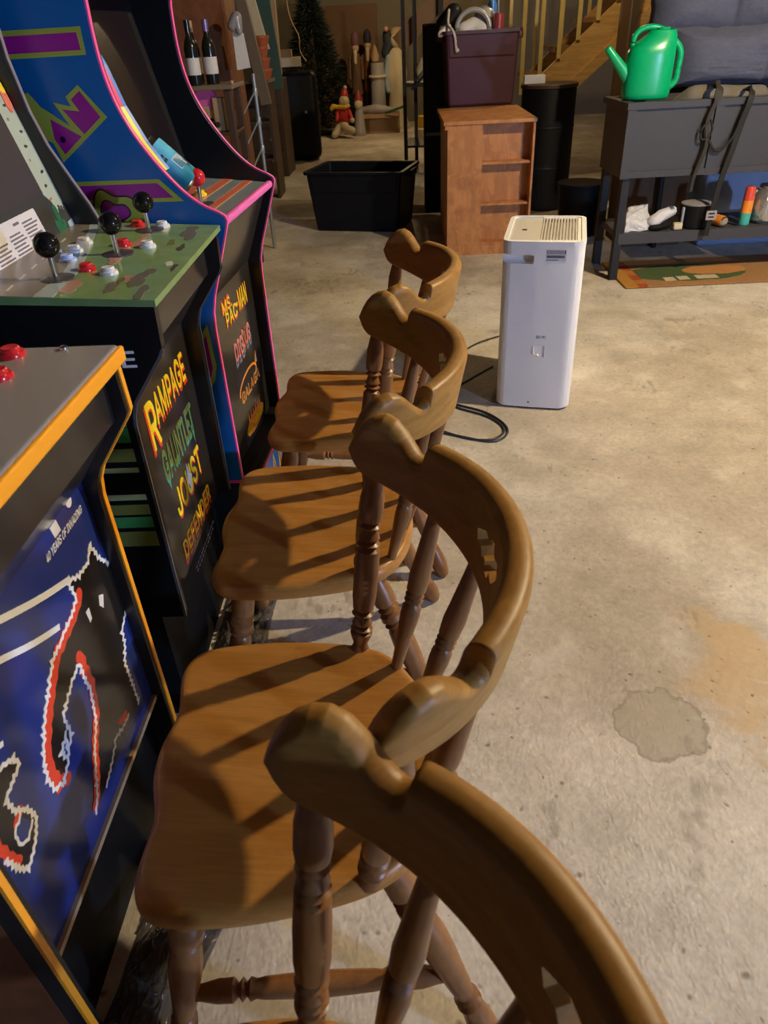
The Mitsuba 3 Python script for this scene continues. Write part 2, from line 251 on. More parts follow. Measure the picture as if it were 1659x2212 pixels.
def crest_mesh():
    CX, R, TH = -0.062, 0.299, 0.017
    A = [0, 10, 20, 30, 38, 39.9, 40.4, 41.5, 43, 45, 47.5, 50, 53, 56, 59, 61.5, 63.5, 65, 66.0, 66.6]
    TP = [.806, .806, .806, .805, .804, .803, .786, .779, .777, .781, .793, .806, .818, .823, .820, .812, .801, .789, .778, .770]
    BT = [.698, .699, .702, .707, .713, .714, .7145, .715, .716, .718, .720, .722, .725, .728, .731, .735, .741, .749, .757, .764]
    aa = sorted(set([round(x, 2) for x in list(np.arange(-66, 66.1, 1.5)) + A + [-x for x in A]])); prof = []
    for al in aa:
        zt, zb = np.interp(abs(al), A, TP), np.interp(abs(al), A, BT); h2, t = (zt - zb) / 2, TH * (1 if abs(al) < 60 else max(0.35, 1 - ((abs(al) - 60) / 7.5) ** 2 * 0.65)); zc = (zt + zb) / 2
        rr = min(0.016, h2 * 0.9); pts = []
        for sx, sz, a0 in ((1, 1, 0), (-1, 1, 90), (-1, -1, 180), (1, -1, 270)):
            rc = min(rr, t * 0.92) if sz > 0 else min(0.007, h2 * 0.9, t * 0.9)
            for b in np.radians(a0 + np.array([0, 18, 36, 54, 72, 90])): pts.append((sx * (t - rc) + rc * math.cos(b), sz * (h2 - rc) + rc * math.sin(b) + zc))
        pts = np.array(pts); ar = math.radians(al); rad = R + 0.20 * (pts[:, 1] - 0.80) + pts[:, 0]
        prof.append(np.c_[CX + rad * math.cos(ar), rad * math.sin(ar), pts[:, 1]])
    n = len(prof[0]); v = np.vstack(prof + [[prof[0].mean(0)], [prof[-1].mean(0)]]); f = []
    for i in range(len(prof) - 1):
        for j in range(n):
            k = (j + 1) % n; f += [[i * n + j, (i + 1) * n + j, (i + 1) * n + k], [i * n + j, (i + 1) * n + k, i * n + k]]
    e = (len(prof) - 1) * n
    for j in range(n):
        k = (j + 1) % n; f += [[len(v) - 2, j, k], [len(v) - 1, e + k, e + j]]
    m = trimesh.Trimesh(v, f, process=False)
    if m.volume < 0: m.invert()
    # the carved hand hole: a spread-winged bird outline
    bird = sg.Polygon([(-0.052, 0.012), (-0.036, 0.019), (-0.022, 0.013), (-0.012, 0.014), (-0.004, 0.022), (0.006, 0.020), (0.013, 0.012), (0.030, 0.016), (0.052, 0.006), (0.046, -0.004), (0.033, -0.004), (0.024, -0.013), (0.010, -0.010), (0.004, -0.020), (-0.008, -0.020), (-0.012, -0.009), (-0.030, -0.010), (-0.040, -0.001)]).buffer(0.002)
    cut = mapped(prism(bird, 0.12), (0.17, 0.0, 0.752), (0, 1, 0), (0, 0, 1), (1, 0, 0))
    return unman(man(m) - man(cut))
def leg_prof():
    r = []
    for t, v in ((0, .015), (.06, .019), (.14, .0225), (.20, .0225), (.215, .0155), (.23, .0225), (.245, .0155), (.26, .0235), (.285, .024), (.30, .0160), (.315, .0225), (.33, .0160), (.35, .021), (.42, .0235), (.50, .0225), (.60, .019), (.68, .0165), (.72, .0140), (.735, .019), (.75, .0135), (.765, .0195), (.78, .016), (.82, .0185), (.88, .0215), (.93, .0215), (.975, .018), (1, .013)): r.append((t, v))
    return r
POST = [(0, .0145), (.03, .0145), (.06, .0110), (.10, .016), (.125, .018), (.135, .0110), (.15, .018), (.165, .0110), (.18, .0165), (.22, .0110), (.235, .0180), (.25, .0110), (.265, .0165), (.33, .019), (.45, .0195), (.58, .0180), (.60, .0110), (.615, .0180), (.63, .0110), (.645, .0165), (.69, .0110), (.705, .0170), (.72, .0110), (.735, .0165), (.78, .0185), (.86, .0180), (.95, .013), (1, .012)]
SPIN = [(0, .0085), (.10, .0095), (.25, .0125), (.37, .0150), (.42, .0145), (.445, .0085), (.46, .0145), (.475, .0085), (.49, .0145), (.505, .0085), (.52, .0145), (.60, .0160), (.70, .0140), (.85, .0115), (1, .0095)]
STRET = [(0, .009), (.06, .011), (.12, .0155), (.18, .016), (.20, .0090), (.215, .0155), (.23, .0090), (.245, .0155), (.265, .0125), (.30, .0145), (.5, .0175), (.70, .0145), (.735, .0125), (.755, .0155), (.77, .0090), (.785, .0155), (.80, .0090), (.82, .016), (.88, .0155), (.94, .011), (1, .009)]
parts = [('seat', seat_mesh(), 'm_seat_wood', 50), ('crest_rail', crest_mesh(), 'm_crest_wood', 38)]
def crest_at(al, z=0.73):
    a = math.radians(al); r = 0.299 + 0.20 * (z - 0.80); return (-0.062 + r * math.cos(a), r * math.sin(a), z)
for s in (1, -1): parts.append(('post', turned((0.043, s * 0.191, ZS - 0.012), crest_at(s * 58.5, 0.745), POST), 'm_turned_wood', 40))
for y, x, al in ((0.144, 0.099, 35), (0.052, 0.124, 12), (-0.052, 0.124, -12), (-0.144, 0.099, -35)): parts.append(('spindle', turned((x, y, ZS - 0.010), crest_at(al, 0.725), SPIN), 'm_turned_wood', 40))
feet = {}
for xt, yt, xb, yb in ((-0.186, 0.152, -0.262, 0.212), (-0.186, -0.152, -0.262, -0.212), (0.055, 0.135, 0.205, 0.222), (0.055, -0.135, 0.205, -0.222)):
    a, b = np.array([xt, yt, ZS - 0.03]), np.array([xb, yb, 0.003]); feet[(xt < 0, yt > 0)] = (a, b); parts.append(('leg', turned(a, b, leg_prof()), 'm_turned_wood', 40))
mids = []
for up in (True, False):
    a, b = [feet[(fr, up)][0] * (1 - t) + feet[(fr, up)][1] * t for fr, t in ((True, .60), (False, .62))]; mids.append((a + b) / 2); parts.append(('stretcher', turned(a, b, STRET), 'm_turned_wood', 40))
pdicts = [(n, dict(mikit.ply(m, b, smooth=s))) for n, m, b, s in parts]
CHAIRS = [((-0.113, 0.102, 20.3), 'brown wooden low-back chair nearest the viewer, cut by the bottom edge'),
          ((-0.165, 0.636, 8.3), 'brown wooden low-back chair before the navy cabinet front, second from the viewer'),
          ((-0.229, 1.211, 5.3), 'brown wooden low-back chair beside the cabinet lettered RAMPAGE, third from the viewer'),
          ((-0.237, 1.763, 2.5), 'brown wooden low-back chair farthest in the row, before the pink-edged cabinet')]
for (x, y, a), lab in CHAIRS:
    t = thing('dining_chair', lab, 'chair', 'brown wooden chairs in a row at the arcade cabinets')
    for n, d in pdicts: add(t + '__' + n, d, None, to=T().translate([x, y, 0]).rotate([0, 0, 1], a))

# ------------------------------------------------------------------ the arcade cabinets
# local axes of a cabinet: u towards the player, v along the row, z up; W = distance between the outer faces
W = 0.49
class Cab:
    def __init__(s, key, pos, yaw):
        s.k, a = key, math.radians(yaw); s.o = np.array([pos[0], pos[1], 0.0]); s.eu = np.array([math.cos(a), math.sin(a), 0]); s.ev = np.array([-math.sin(a), math.cos(a), 0]); s.ez = np.array([0, 0, 1.0])
    def put(s, part, m, bs, smooth=False): return add(s.k + '__' + part, mapped(m, s.o, s.eu, s.ev, s.ez), bs, smooth)
    def side(s, part, poly, v, depth, bs):            # polygon in (u, z), from v towards smaller v
        return s.put(part, mapped(prism(poly, depth), (0, v, 0), (1, 0, 0), (0, 0, 1), (0, -1, 0)), bs)
    def face(s, part, poly, base, up, depth, bs):     # polygon in (v, height along the panel), on a panel that starts at base=(u, z) and rises along up
        m = prism(poly, depth) if not isinstance(poly, trimesh.Trimesh) else poly
        return s.put(part, s.face_m(m, base, up), bs)
    def face_m(s, m, base, up):
        up = np.asarray(up, float) / np.hypot(*up); return mapped(m, (base[0], 0, base[1]), (0, 1, 0), (up[0], 0, up[1]), (up[1], 0, -up[0]))
    def edge(s, part, line, v0, v1, bs, th=0.0026):   # trim strip along a (u, z) line, wrapped over the board's edge
        p = sg.LineString(line).buffer(th, join_style=1, cap_style=2, quad_segs=4); return s.side(part, p, v1, v1 - v0, bs)
def body(c, prof, back, ztop, trim_m, side_m, trim_line, tw=0.0105):
    poly = sg.Polygon(list(prof) + [(back, ztop), (back, prof[0][1])])
    for v0, v1 in ((0.0, 0.019), (W - 0.019, W)):
        k = c.side('side_panel', poly, v1, v1 - v0, side_m); m_ = (v0 + v1) / 2 if v0 == 0 else v1 - tw / 2 + .0006; m_ = tw / 2 - .0006 if v0 == 0 else m_; c.edge('edge_trim', trim_line, m_ - tw / 2, m_ + tw / 2, trim_m)
    c.put('back_panel', box(back, back + 0.012, 0.019, W - 0.019, prof[0][1], ztop), 'm_black_matt')
def riser(c, name, lab, m='m_black_matt', u0=-0.50, u1=0.012):
    t = thing(name, lab, 'stand'); r = Cab(t, c.o[:2], 0); r.eu, r.ev = c.eu, c.ev
    r.put('carcass', box(u0, u1 - 0.012, 0.004, W - 0.004, 0.0, 0.296), m); r.put('front_board', box(u1 - 0.012, u1, 0.004, W - 0.004, 0.0, 0.294), m); return r
def joystick(c, u, v, z, ball, br=0.0200, sh=0.053):
    k = c.put('joystick', lathe([(0.001, -0.002), (0.029, -0.002), (0.029, 0.0015), (0.020, 0.003), (0.005, 0.004)], (u, v, z), 28), 'm_washer', 40)
    for n, m, b in (('shaft', rod((u, v, z), (u, v, z + sh - br * 0.6), 0.0048, 14), 'm_chrome'), ('ball', sph((u, v, z + sh), br, 14), ball)): add(k + '__' + n, mapped(m, c.o, c.eu, c.ev, c.ez), b, True)
def button(c, u, v, z, m, r=0.0155, tilt=None):
    k = c.put('button', lathe([(0.001, -0.002), (r, -0.002), (r, 0.002), (r * 0.93, 0.005), (r * 0.72, 0.0055)], (u, v, z), 26), m, 30)
    add(k + '__plunger', mapped(lathe([(0.001, 0.0), (r * 0.70, 0.0), (r * 0.70, 0.0095), (r * 0.62, 0.0115), (r * 0.3, 0.0108), (0.001, 0.0105)], (u, v, z), 26), c.o, c.eu, c.ev, c.ez), m, 30)
def stack_text(c, part, text, v0, v1, z0, z1, front, back, base=(-0.03, 0.0), up=(0, 1), shear=0.0, off=(0.003, -0.006), grow=0.0):
    k = c.face(part, text_in(text, v0 + off[0] - grow, v1 + off[0] + grow, z0 + off[1] - grow, z1 + off[1] + grow, shear, True, 0.0008), base, up, 0, back) if back else None
    kk = c.put((part if not k else k[len(c.k) + 2:] + '__face'), c.face_m(text_in(text, v0, v1, z0, z1, shear, True, 0.0014), base, up), front)
    return k or kk
P = sg.Polygon
# --- nearest: grey deck, orange edges
t = thing('arcade_cabinet', 'black arcade cabinet with orange edges, grey control deck and navy front art, nearest the viewer', 'arcade cabinet')
W = 0.50
c = Cab(t, (-0.5065, 0.386), 3.5)
prof = [(0, 0.0), (0, 0.70), (0.004, 0.728), (0.014, 0.751), (0.073, 0.832), (0.078, 0.842), (0.076, 0.912), (-0.16, 0.916), (-0.185, 0.95), (-0.215, 1.03), (-0.245, 1.12), (-0.27, 1.25), (-0.27, 1.455)]
body(c, prof, -0.55, 1.455, 'm_orange_trim', 'm_black', prof[:7])
c.side('side_art', P([(-0.48, 0.03), (-0.03, 0.03), (-0.03, 0.50), (-0.48, 0.62)]), 0.0, 0.0008, 'm_rust_panel')
c.side('side_art', P([(-0.48, 0.64), (-0.03, 0.52), (-0.03, 0.60), (-0.48, 0.80)]), 0.0, 0.0008, 'm_red_print')
c.put('front_panel', box(-0.034, -0.020, 0.019, W - 0.019, 0.252, 0.735), 'm_navy')
c.put('kick_board', box(-0.062, -0.048, 0.019, W - 0.019, 0.0, 0.251), 'm_black_matt')
c.put('bottom_board', box(-0.53, -0.0345, 0.0195, W - 0.0195, 0.232, 0.244), 'm_black_matt')
c.put('panel_foot', box(-0.0198, -0.013, 0.019, W - 0.019, 0.252, 0.262), 'm_stud')
c.put('upper_front', cat([hull([(u, v, z) for v in (0.019, W - 0.019) for u, z in ((-0.034, 0.735), (-0.015, 0.735), (0.058, 0.835), (0.04, 0.84))]), box(0.04, 0.058, 0.019, W - 0.019, 0.83, 0.912)]), 'm_panel_black')
c.face('panel_hood', P([(0.019, 0.735), (0.45, 0.735), (0.019, 0.735), (0.019, 0.7)]).buffer(0), (-0.0195, 0), (0, 1), 0.0006, 'm_black') if False else None
B = (-0.0198, 0.0)
def print_(poly, m, d=0.0006):
    poly = xform(poly, 0.011) if isinstance(poly, trimesh.Trimesh) else sa.translate(poly, 0.011, 0.0)
    return c.face('front_panel__print', poly, B, (0, 1), d, m)
rL = [(0.346, .639), (.353, .604), (.328, .592), (.279, .584), (.254, .583), (.215, .553), (.187, .531), (.156, .495), (.147, .463), (.151, .434), (.172, .422)]
rI = [(.172, .422), (.199, .436), (.190, .458), (.213, .470), (.202, .446), (.226, .458), (.224, .495), (.253, .510), (.289, .519), (.302, .519)]
rR = [(.302, .519), (.300, .497), (.302, .455), (.287, .409), (.258, .380), (.222, .318), (.203, .300)]
top = [(.346, .639), (.379, .623), (.415, .621), (.432, .640), (.446, .603), (.470, .575)]
right = [(.470, .468), (.440, .452), (.438, .430), (.418, .404), (.418, .300)]
print_(P(top + right + [(.300, .300), (.203, .300)] + rR[::-1] + rI[::-1] + rL[::-1]).buffer(0), 'm_black_print', 0.0004)
def shift(l, dx, dy): return [(x + dx, y + dy) for x, y in l]
print_(so.unary_union([jag(shift(rL[1:], .011, -.004), .003, .020, .012, 3), jag(shift(rR, .008, .008), .003, .020, .012, 4)]), 'm_red_print', 0.0007)
for l, sd in ((rL, 5), (rI, 6), (rR, 7), (top, 8), (right, 9)): print_(jag(l, .0040, .0055, .006, sd), 'm_white_print', 0.0010)
ll = [(.030, .575), (.062, .566), (.088, .566), (.112, .554), (.118, .537), (.095, .532), (.073, .528), (.076, .500), (.093, .478), (.101, .449), (.080, .425), (.052, .413), (.040, .434), (.030, .470)]
print_(P(ll + [(.022, .50)]).buffer(0), 'm_black_print', 0.0004)
print_(jag([(.046, .440), (.034, .475), (.030, .50)], .003, .014, .010, 12), 'm_red_print', 0.0007)
print_(jag(ll, .0028, .0058, .005, 11), 'm_white_print', 0.0010)
lp = [(.080, .483), (.061, .479), (.058, .455), (.072, .444), (.092, .452)]
print_(P(lp).buffer(0), 'm_navy', 0.0007); print_(jag(lp, .002, .005, .006, 13), 'm_white_print', 0.0010); print_(jag(shift(lp[:2], .006, .006), .002, .010, .008, 14), 'm_red_print', 0.0008)
br = [(.372, .318), (.351, .322), (.318, .330), (.285, .312), (.250, .300)]
print_(jag(br, .004, .005, .006, 15), 'm_white_print', 0.0010); print_(P([(.372, .318), (.345, .330), (.335, .345), (.372, .335)]), 'm_red_print', 0.0007)
for l, w in (([(0.06, .765), (.15, .728), (.248, .681), (.303, .657), (.352, .638)], .010), ([(0.03, .725), (.10, .697), (.162, .670), (.206, .645), (.252, .621), (.292, .603)], .009), ([(.02, .64), (.06, .612), (.11, .585)], .007)):
    print_(sg.LineString(spline(l, 30)).buffer(w / 2, cap_style=2).intersection(sg.box(.019, .298, .471, .735)), 'm_white_print', 0.0009)
print_(P([(.410, .558), (.424, .549), (.412, .530), (.403, .543)]), 'm_white_print', 0.0010); print_(P([(.362, .566), (.374, .565), (.372, .545), (.364, .543)]), 'm_white_print', 0.0010)
print_(text_in('40 YEARS OF INVADING', .318, .443, .693, .7055, .004, True, .001), 'm_white_print'); print_(P([(.352, .729), (.372, .729), (.376, .709), (.356, .709)]), 'm_white_print', .001)
print_(sa.rotate(sg.Point(0.418, .729).buffer(.009), 0).intersection(sg.box(0, 0, 1, .735)), 'm_white_print', .001)
dz = 0.916
c.put('control_deck', rbox(-0.17, 0.090, -0.006, W - 0.010, dz - 0.004, dz + 0.024, 0.006), 'm_deck_grey', 40)
c.put('deck_edge', rbox(0.086, 0.0945, -0.007, W - 0.009, dz + 0.0005, dz + 0.0215, 0.003), 'm_orange_trim', 40)
for u, v in ((0.020, 0.475), (-0.14, 0.475), (0.02, 0.03)): c.put('deck_screw', lathe([(0.001, 0), (0.006, 0), (0.0055, 0.004), (0.003, 0.0055), (0.001, 0.0056)], (u, v, dz + 0.0235), 14), 'm_chrome', 30)
for u, v in ((-0.042, 0.457), (-0.024, 0.384), (-0.085, 0.325)): button(c, u, v, dz + 0.025, 'm_btn_red', 0.0175)
joystick(c, -0.04, 0.14, dz + 0.025, 'm_ball_black')
bz = ((-0.165, 0.94), (-0.12, 0.5))
c.face('screen_bezel', sg.box(0.019, 0, W - 0.019, 0.50), *bz, 0.006, 'm_bezel_dark'); c.face('screen', sg.box(0.06, 0.06, W - 0.06, 0.40), *bz, 0.008, 'm_screen')
c.put('marquee', box(-0.40, -0.262, 0.019, W - 0.019, 1.36, 1.45), 'm_panel_black')
# --- middle: green deck
W = 0.49
t = thing('arcade_cabinet', 'black arcade cabinet with green control deck, front lettered RAMPAGE, GAUNTLET, JOUST, DEFENDER', 'arcade cabinet')
c = Cab(t, (-0.541, 1.040), 4.5)
prof = [(0, 0.298), (0.003, 0.735), (0.006, 0.752), (0.014, 0.776), (0.073, 0.855), (0.078, 0.866), (0.081, 0.938), (-0.155, 0.9535), (-0.174, 1.003), (-0.198, 1.052), (-0.226, 1.112), (-0.243, 1.172), (-0.256, 1.26), (-0.26, 1.455)]
body(c, prof, -0.55, 1.455, 'm_silver_trim', 'm_black', prof[:6], 0.0045)
for v0, v1 in ((-0.0006, 0.0104), (W - 0.0104, W + 0.0006)): c.edge('edge_trim', prof[7:], v0, v1, 'm_grey_trim', 0.002)
for z, h, m in ((.752, .040, 'green_dark'), (.716, .028, 'green_dark'), (.677, .026, 'olive_dim'), (.647, .010, 'sage'), (.590, .012, 'sage'), (.563, .022, 'olive_dim'), (.535, .024, 'green_dark'), (.497, .034, 'olive_dim')):
    c.side('side_stripe', sg.box(-0.50, z - h / 2, -0.012, z + h / 2), 0.0, 0.0007, 'm_' + m)
k = c.put('side_lettering', mapped(text_in('E', 0.008, 0.032, .838, .866, 0, True, 0.0009), (0, 0, 0), (1, 0, 0), (0, 0, 1), (0, -1, 0)), 'm_white_print')
c.put('front_panel', box(-0.044, -0.030, 0.019, W - 0.019, 0.298, 0.752), 'm_panel_black')
c.put('upper_front', cat([hull([(u, v, z) for v in (0.019, W - 0.019) for u, z in ((-0.044, 0.752), (-0.028, 0.752), (0.050, 0.860), (0.03, 0.865))]), box(0.03, 0.05, 0.019, W - 0.019, 0.855, 0.94)]), 'm_panel_black')
c.put('foot_board', box(-0.052, -0.0445, 0.019, W - 0.019, 0.299, 0.318), 'm_black')
stack_text(c, 'front_panel__lettering', 'R', .136, .186, .606, .704, 'm_yellow_print', 'm_red_print', off=(-.004, -.006), grow=.003)
stack_text(c, 'front_panel__lettering', 'AMPAGE', .186, .418, .640, .704, 'm_yellow_print', 'm_red_print', off=(.003, -.007), grow=.003)
stack_text(c, 'front_panel__lettering', 'GAUNTLET', .158, .398, .523, .590, 'm_olive', 'm_teal_print', off=(.003, -.006), grow=.004)
for v, z, w, h in ((.170, .523, .010, .028), (.250, .523, .008, .018), (.385, .53, .010, .040)): c.face('front_panel__print', P([(v - w, z + .01), (v + w, z + .01), (v + w * .4, z - h)]), (-0.030, 0), (0, 1), 0.0009, 'm_teal_print')
stack_text(c, 'front_panel__lettering', 'JOUST', .178, .394, .418, .484, 'm_yellow_print', 'm_red_print', off=(.004, -.007), grow=.001)
stack_text(c, 'front_panel__lettering', 'DEFENDER', .156, .410, .324, .368, 'm_yellow_print', 'm_red_print', off=(-.002, -.012), grow=.001)
c.face('front_panel__print', P([(.268, .452), (.282, .462), (.290, .490), (.296, .462), (.312, .452), (.296, .444), (.290, .420), (.282, .444)]), (-0.030, 0), (0, 1), 0.0018, 'm_white_print')
c.face('front_panel__print', so.unary_union([sg.box(.20 + .018 * i, .262, .212 + .018 * i, .2655) for i in range(11)] + [sg.box(.205 + .018 * i, .25, .216 + .018 * i, .2535) for i in range(10)]), (-0.030, 0), (0, 1), 0.0005, 'm_ink')
# deck: a plate from u=-0.17 to 0.085, a little higher at the back
DB, DU = (0.085, 0.946), (-0.235, 0.016)
deck = hull([(u, v, z) for v in (-0.006, W + 0.006) for u, z in ((0.086, 0.936), (0.086, 0.9465), (-0.214, 0.9668), (-0.214, 0.953))]); c.put('control_deck', deck, 'm_deck_green')
def dk(u): return 0.9465 + (0.086 - u) * 0.0677
def deckprint(poly, m, d=0.0006):    # polygon in (v, distance from the front edge)
    up = np.array([-1.0, 0.0677]); up /= np.hypot(*up)
    mm = mapped(prism(poly, d), (0.086, 0, 0.9465), (0, -1, 0), (up[0], 0, up[1]), (0.0676, 0, 0.9977)); v = mm.vertices.copy(); v[:, 1] *= -1; mm.vertices = v; mm.invert()
    return c.put('control_deck__print', mm, m)
deckprint(P([(-.005, .185), (.12, .19), (.25, .21), (.40, .240), (.47, .262), (.47, .2995), (-.005, .2995)]), 'm_deck_road')
deckprint(P([(-.005, .155), (.13, .165), (.25, .190), (.42, .232), (.47, .248), (.47, .264), (.42, .248), (.25, .212), (.12, .188), (-.005, .183)]), 'm_deck_ice', 0.0008)
for i in range(6): deckprint(sa.rotate(sg.box(.02 + .06 * i, .235 + .006 * i, .05 + .06 * i, .239 + .006 * i), 6), 'm_pale_line', 0.0009)
r2 = random.Random(3)
def blobp(x, y, rx, ry, n=9, sd=1):
    r = random.Random(sd); return so.unary_union([sa.scale(sg.Point(x + r.uniform(-1, 1) * rx, y + r.uniform(-.5, .5) * ry).buffer(1), rx * r.uniform(.3, .5), ry * r.uniform(.5, .8)) for _ in range(n)])
for x, y, rx, ry, m, sd in ((.12, .055, .045, .014, 'deck_brown', 1), (.47 - .05, .045, .045, .016, 'deck_brown', 2), (.05, .15, .035, .014, 'deck_rose', 3), (.10, .075, .014, .008, 'deck_rose', 4), (.24, .13, .045, .010, 'deck_rose', 5), (.36, .125, .04, .008, 'deck_rose', 6), (.06, .085, .03, .010, 'deck_brown', 7), (.31, .035, .02, .006, 'deck_dark', 8), (.20, .03, .012, .007, 'pale_line', 9), (.17, .015, .014, .004, 'deck_dark', 10), (.34, .06, .016, .008, 'olive', 11), (.45, .10, .02, .006, 'pale_line', 12), (.03, .03, .03, .008, 'deck_brown', 13)):
    deckprint(blobp(x, y, rx, ry, sd=sd).intersection(sg.box(-.004, .004, .49, .25)), 'm_' + m, 0.0007 + sd * 0.00002)
for u, v in ((-0.100, 0.092), (-0.051, 0.251), (-0.045, 0.435)): joystick(c, u, v, dk(u), 'm_ball_black')
for u, v, m in ((-0.069, 0.145, 'red'), (-0.026, 0.127, 'white'), (-0.120, 0.196, 'blue'), (-0.131, 0.258, 'white'), (-0.134, 0.318, 'white'), (-0.059, 0.312, 'red'), (-0.011, 0.305, 'white'), (-0.078, 0.470, 'red'), (-0.026, 0.467, 'white'), (-0.150, 0.225, 'white')): button(c, u, v, dk(u), 'm_btn_' + m)
bz = ((-0.212, 0.960), (-0.066, 0.258))
c.face('screen_bezel', sg.box(0.019, 0, W - 0.019, 0.50), *bz, 0.004, 'm_bezel_pale')
c.face('screen', sg.box(0.07, 0.078, 0.405, 0.40), *bz, 0.006, 'm_screen'); c.face('screen_bezel__print', P([(0.02, 0.0), (0.47, 0.0), (0.47, 0.018), (0.432, 0.030), (0.424, 0.060), (0.405, 0.078), (0.02, 0.078)]), *bz, 0.0045, 'm_bezel_dark')
c.face('screen_bezel__print', so.unary_union([sg.box(.430 + .0050 * i, .02, .4355 + .0050 * i, .038 + .012 * (i * 37 % 5) / 4) for i in range(8)]), *bz, 0.0052, 'm_bezel_dark')
c.face('screen_bezel__print', so.unary_union([blobp(.415, .015, .022, .014, sd=21), blobp(.418, .038, .008, .016, sd=22)]), *bz, 0.0055, 'm_bezel_green')
c.face('screen_bezel__print', P([(.442, 0.002), (.47, 0.002), (.47, .018), (.446, .016)]), *bz, 0.0056, 'm_deck_ice')
for i in range(14): c.face('screen_bezel__print', blobp(.438 + .012 * (i % 3 - 1), .065 + .024 * i, .005, .003, 4, sd=30 + i), *bz, 0.0050, 'm_bezel_dark' if i % 3 else 'm_deck_rose')
c.face('screen_bezel__print', blobp(.455, .235, .010, .022, sd=51), *bz, 0.0058, 'm_salmon_print'); c.face('screen_bezel__print', blobp(.452, .265, .012, .014, sd=52), *bz, 0.0058, 'm_bezel_yellow')
cardp = sg.box(.128, .002, .335, .061).buffer(.004); c.face('instruction_card', cardp, *bz, 0.0065, 'm_card')
lines = [sg.box(.205 + .004 * (i % 2), .008 + .0062 * i, .262 - .006 * (i % 3), .0108 + .0062 * i) for i in range(6)] + [sg.box(.272, .006 + .0062 * i, .328 - .007 * ((i * 2) % 3), .0088 + .0062 * i) for i in range(8)] + [sg.box(.136, .008 + .0062 * i, .192 - .008 * (i % 2), .0108 + .0062 * i) for i in range(5)] + [sg.box(.240, .0525, .262, .057)]
c.face('instruction_card__print', so.unary_union(lines), *bz, 0.0071, 'm_ink')
c.put('marquee', box(-0.40, -0.255, 0.019, W - 0.019, 1.36, 1.45), 'm_panel_black')
riser(c, 'cabinet_stand', 'black stand under the arcade cabinet lettered RAMPAGE', u1=-0.05)
# --- farthest: pink edges, blue side
t = thing('arcade_cabinet', 'blue-sided arcade cabinet with pink edges, farthest of the three', 'arcade cabinet')
c = Cab(t, (-0.552, 1.555), 0.0)
W0, W = W, 0.48
low = [(0, 0.298), (0.001, 0.715), (0.004, 0.755), (0.013, 0.792), (0.066, 0.940)]; cor = [(0.069, 0.952), (0.066, 0.960)]
up = spline([(0.053, 0.968), (0.025, 0.981), (-0.009, 1.006), (-0.049, 1.051), (-0.085, 1.103), (-0.121, 1.186), (-0.131, 1.251), (-0.131, 1.341)], 40).tolist()
prof = low + cor + up + [(-0.120, 1.40), (-0.12, 1.455)]
body(c, prof, -0.55, 1.455, 'm_pink_trim', 'm_black', prof)
c.side('side_panel__artwork', P(prof + [(-0.55, 1.455), (-0.55, 0.298)]).buffer(-0.0008), 0.0, 0.0012, 'm_blue_side')
c.side('side_panel__artwork', P([(0.001, 0.298), (0.001, 0.308), (-0.55, 0.308), (-0.55, 0.298)]), 0.0, 0.0018, 'm_pink_trim')
def side(pts, m, d): c.side('side_panel__artwork', P([(x + .552, z) for x, z in pts]).buffer(0), -0.0010, d, m)
lime_m = [[(-.95, 1.301), (-.702, 1.302), (-.703, 1.257), (-.95, 1.255)], [(-.735, 1.209), (-.690, 1.152), (-.805, 1.074), (-.825, 1.143), (-.822, 1.175), (-.800, 1.160), (-.771, 1.139), (-.794, 1.182), (-.759, 1.173), (-.765, 1.190)], [(-.86, 1.195), (-.840, 1.200), (-.822, 1.175), (-.80, 1.130), (-.815, 1.11), (-.86, 1.13)], [(-.95, 1.037), (-.611, 1.037), (-.566, .993), (-.95, .994)],
          [(-.600, .684), (-.5665, .729), (-.563, .627), (-.573, .589), (-.592, .562), (-.65, .545), (-.65, .684)]]
mag_m = [[(-.95, 1.292), (-.712, 1.293), (-.711, 1.265), (-.95, 1.264)], [(-.734, 1.199), (-.7035, 1.153), (-.745, 1.124), (-.778, 1.169), (-.743, 1.164), (-.755, 1.185)], [(-.808, 1.153), (-.752, 1.120), (-.796, 1.089), (-.81, 1.118)], [(-.95, 1.028), (-.616, 1.0295), (-.587, 1.001), (-.95, 1.001)], [(-.600, .665), (-.574, .703), (-.573, .621), (-.583, .592), (-.60, .575)]]
for p in lime_m: side(p, 'm_lime', 0.0012)
for p in mag_m: side(p, 'm_magenta', 0.0017)
bl = spline([(-.760, .958), (-.762, .990), (-.741, 1.020), (-.717, 1.007), (-.685, 1.004), (-.663, .985), (-.652, .955), (-.70, .930)], 50, True); bi = spline([(-.746, .965), (-.745, .990), (-.735, .998), (-.715, .989), (-.697, .988), (-.688, .975), (-.705, .962)], 50, True)
side(P(bl).buffer(.0035).exterior.coords, 'm_dark_line', 0.0019); side(bl, 'm_lime', 0.0022); side(P(bi).buffer(.003).exterior.coords, 'm_dark_line', 0.0025); side(bi, 'm_magenta', 0.0028)
side(sg.Point(-.793, 1.116).buffer(.006).exterior.coords, 'm_dark_line', 0.0021)
c.put('front_panel', box(-0.044, -0.030, 0.019, W - 0.019, 0.298, 0.752), 'm_panel_black')
c.put('upper_front', cat([hull([(u, v, z) for v in (0.019, W - 0.019) for u, z in ((-0.044, 0.752), (-0.028, 0.752), (0.045, 0.935), (0.025, 0.935))])]), 'm_panel_black')
c.put('foot_board', box(-0.052, -0.0445, 0.019, W - 0.019, 0.299, 0.318), 'm_black')
stack_text(c, 'front_panel__lettering', 'MS.', .166, .250, .690, .722, 'm_yellow_print', 'm_red_print', off=(-.003, .004), grow=.003)
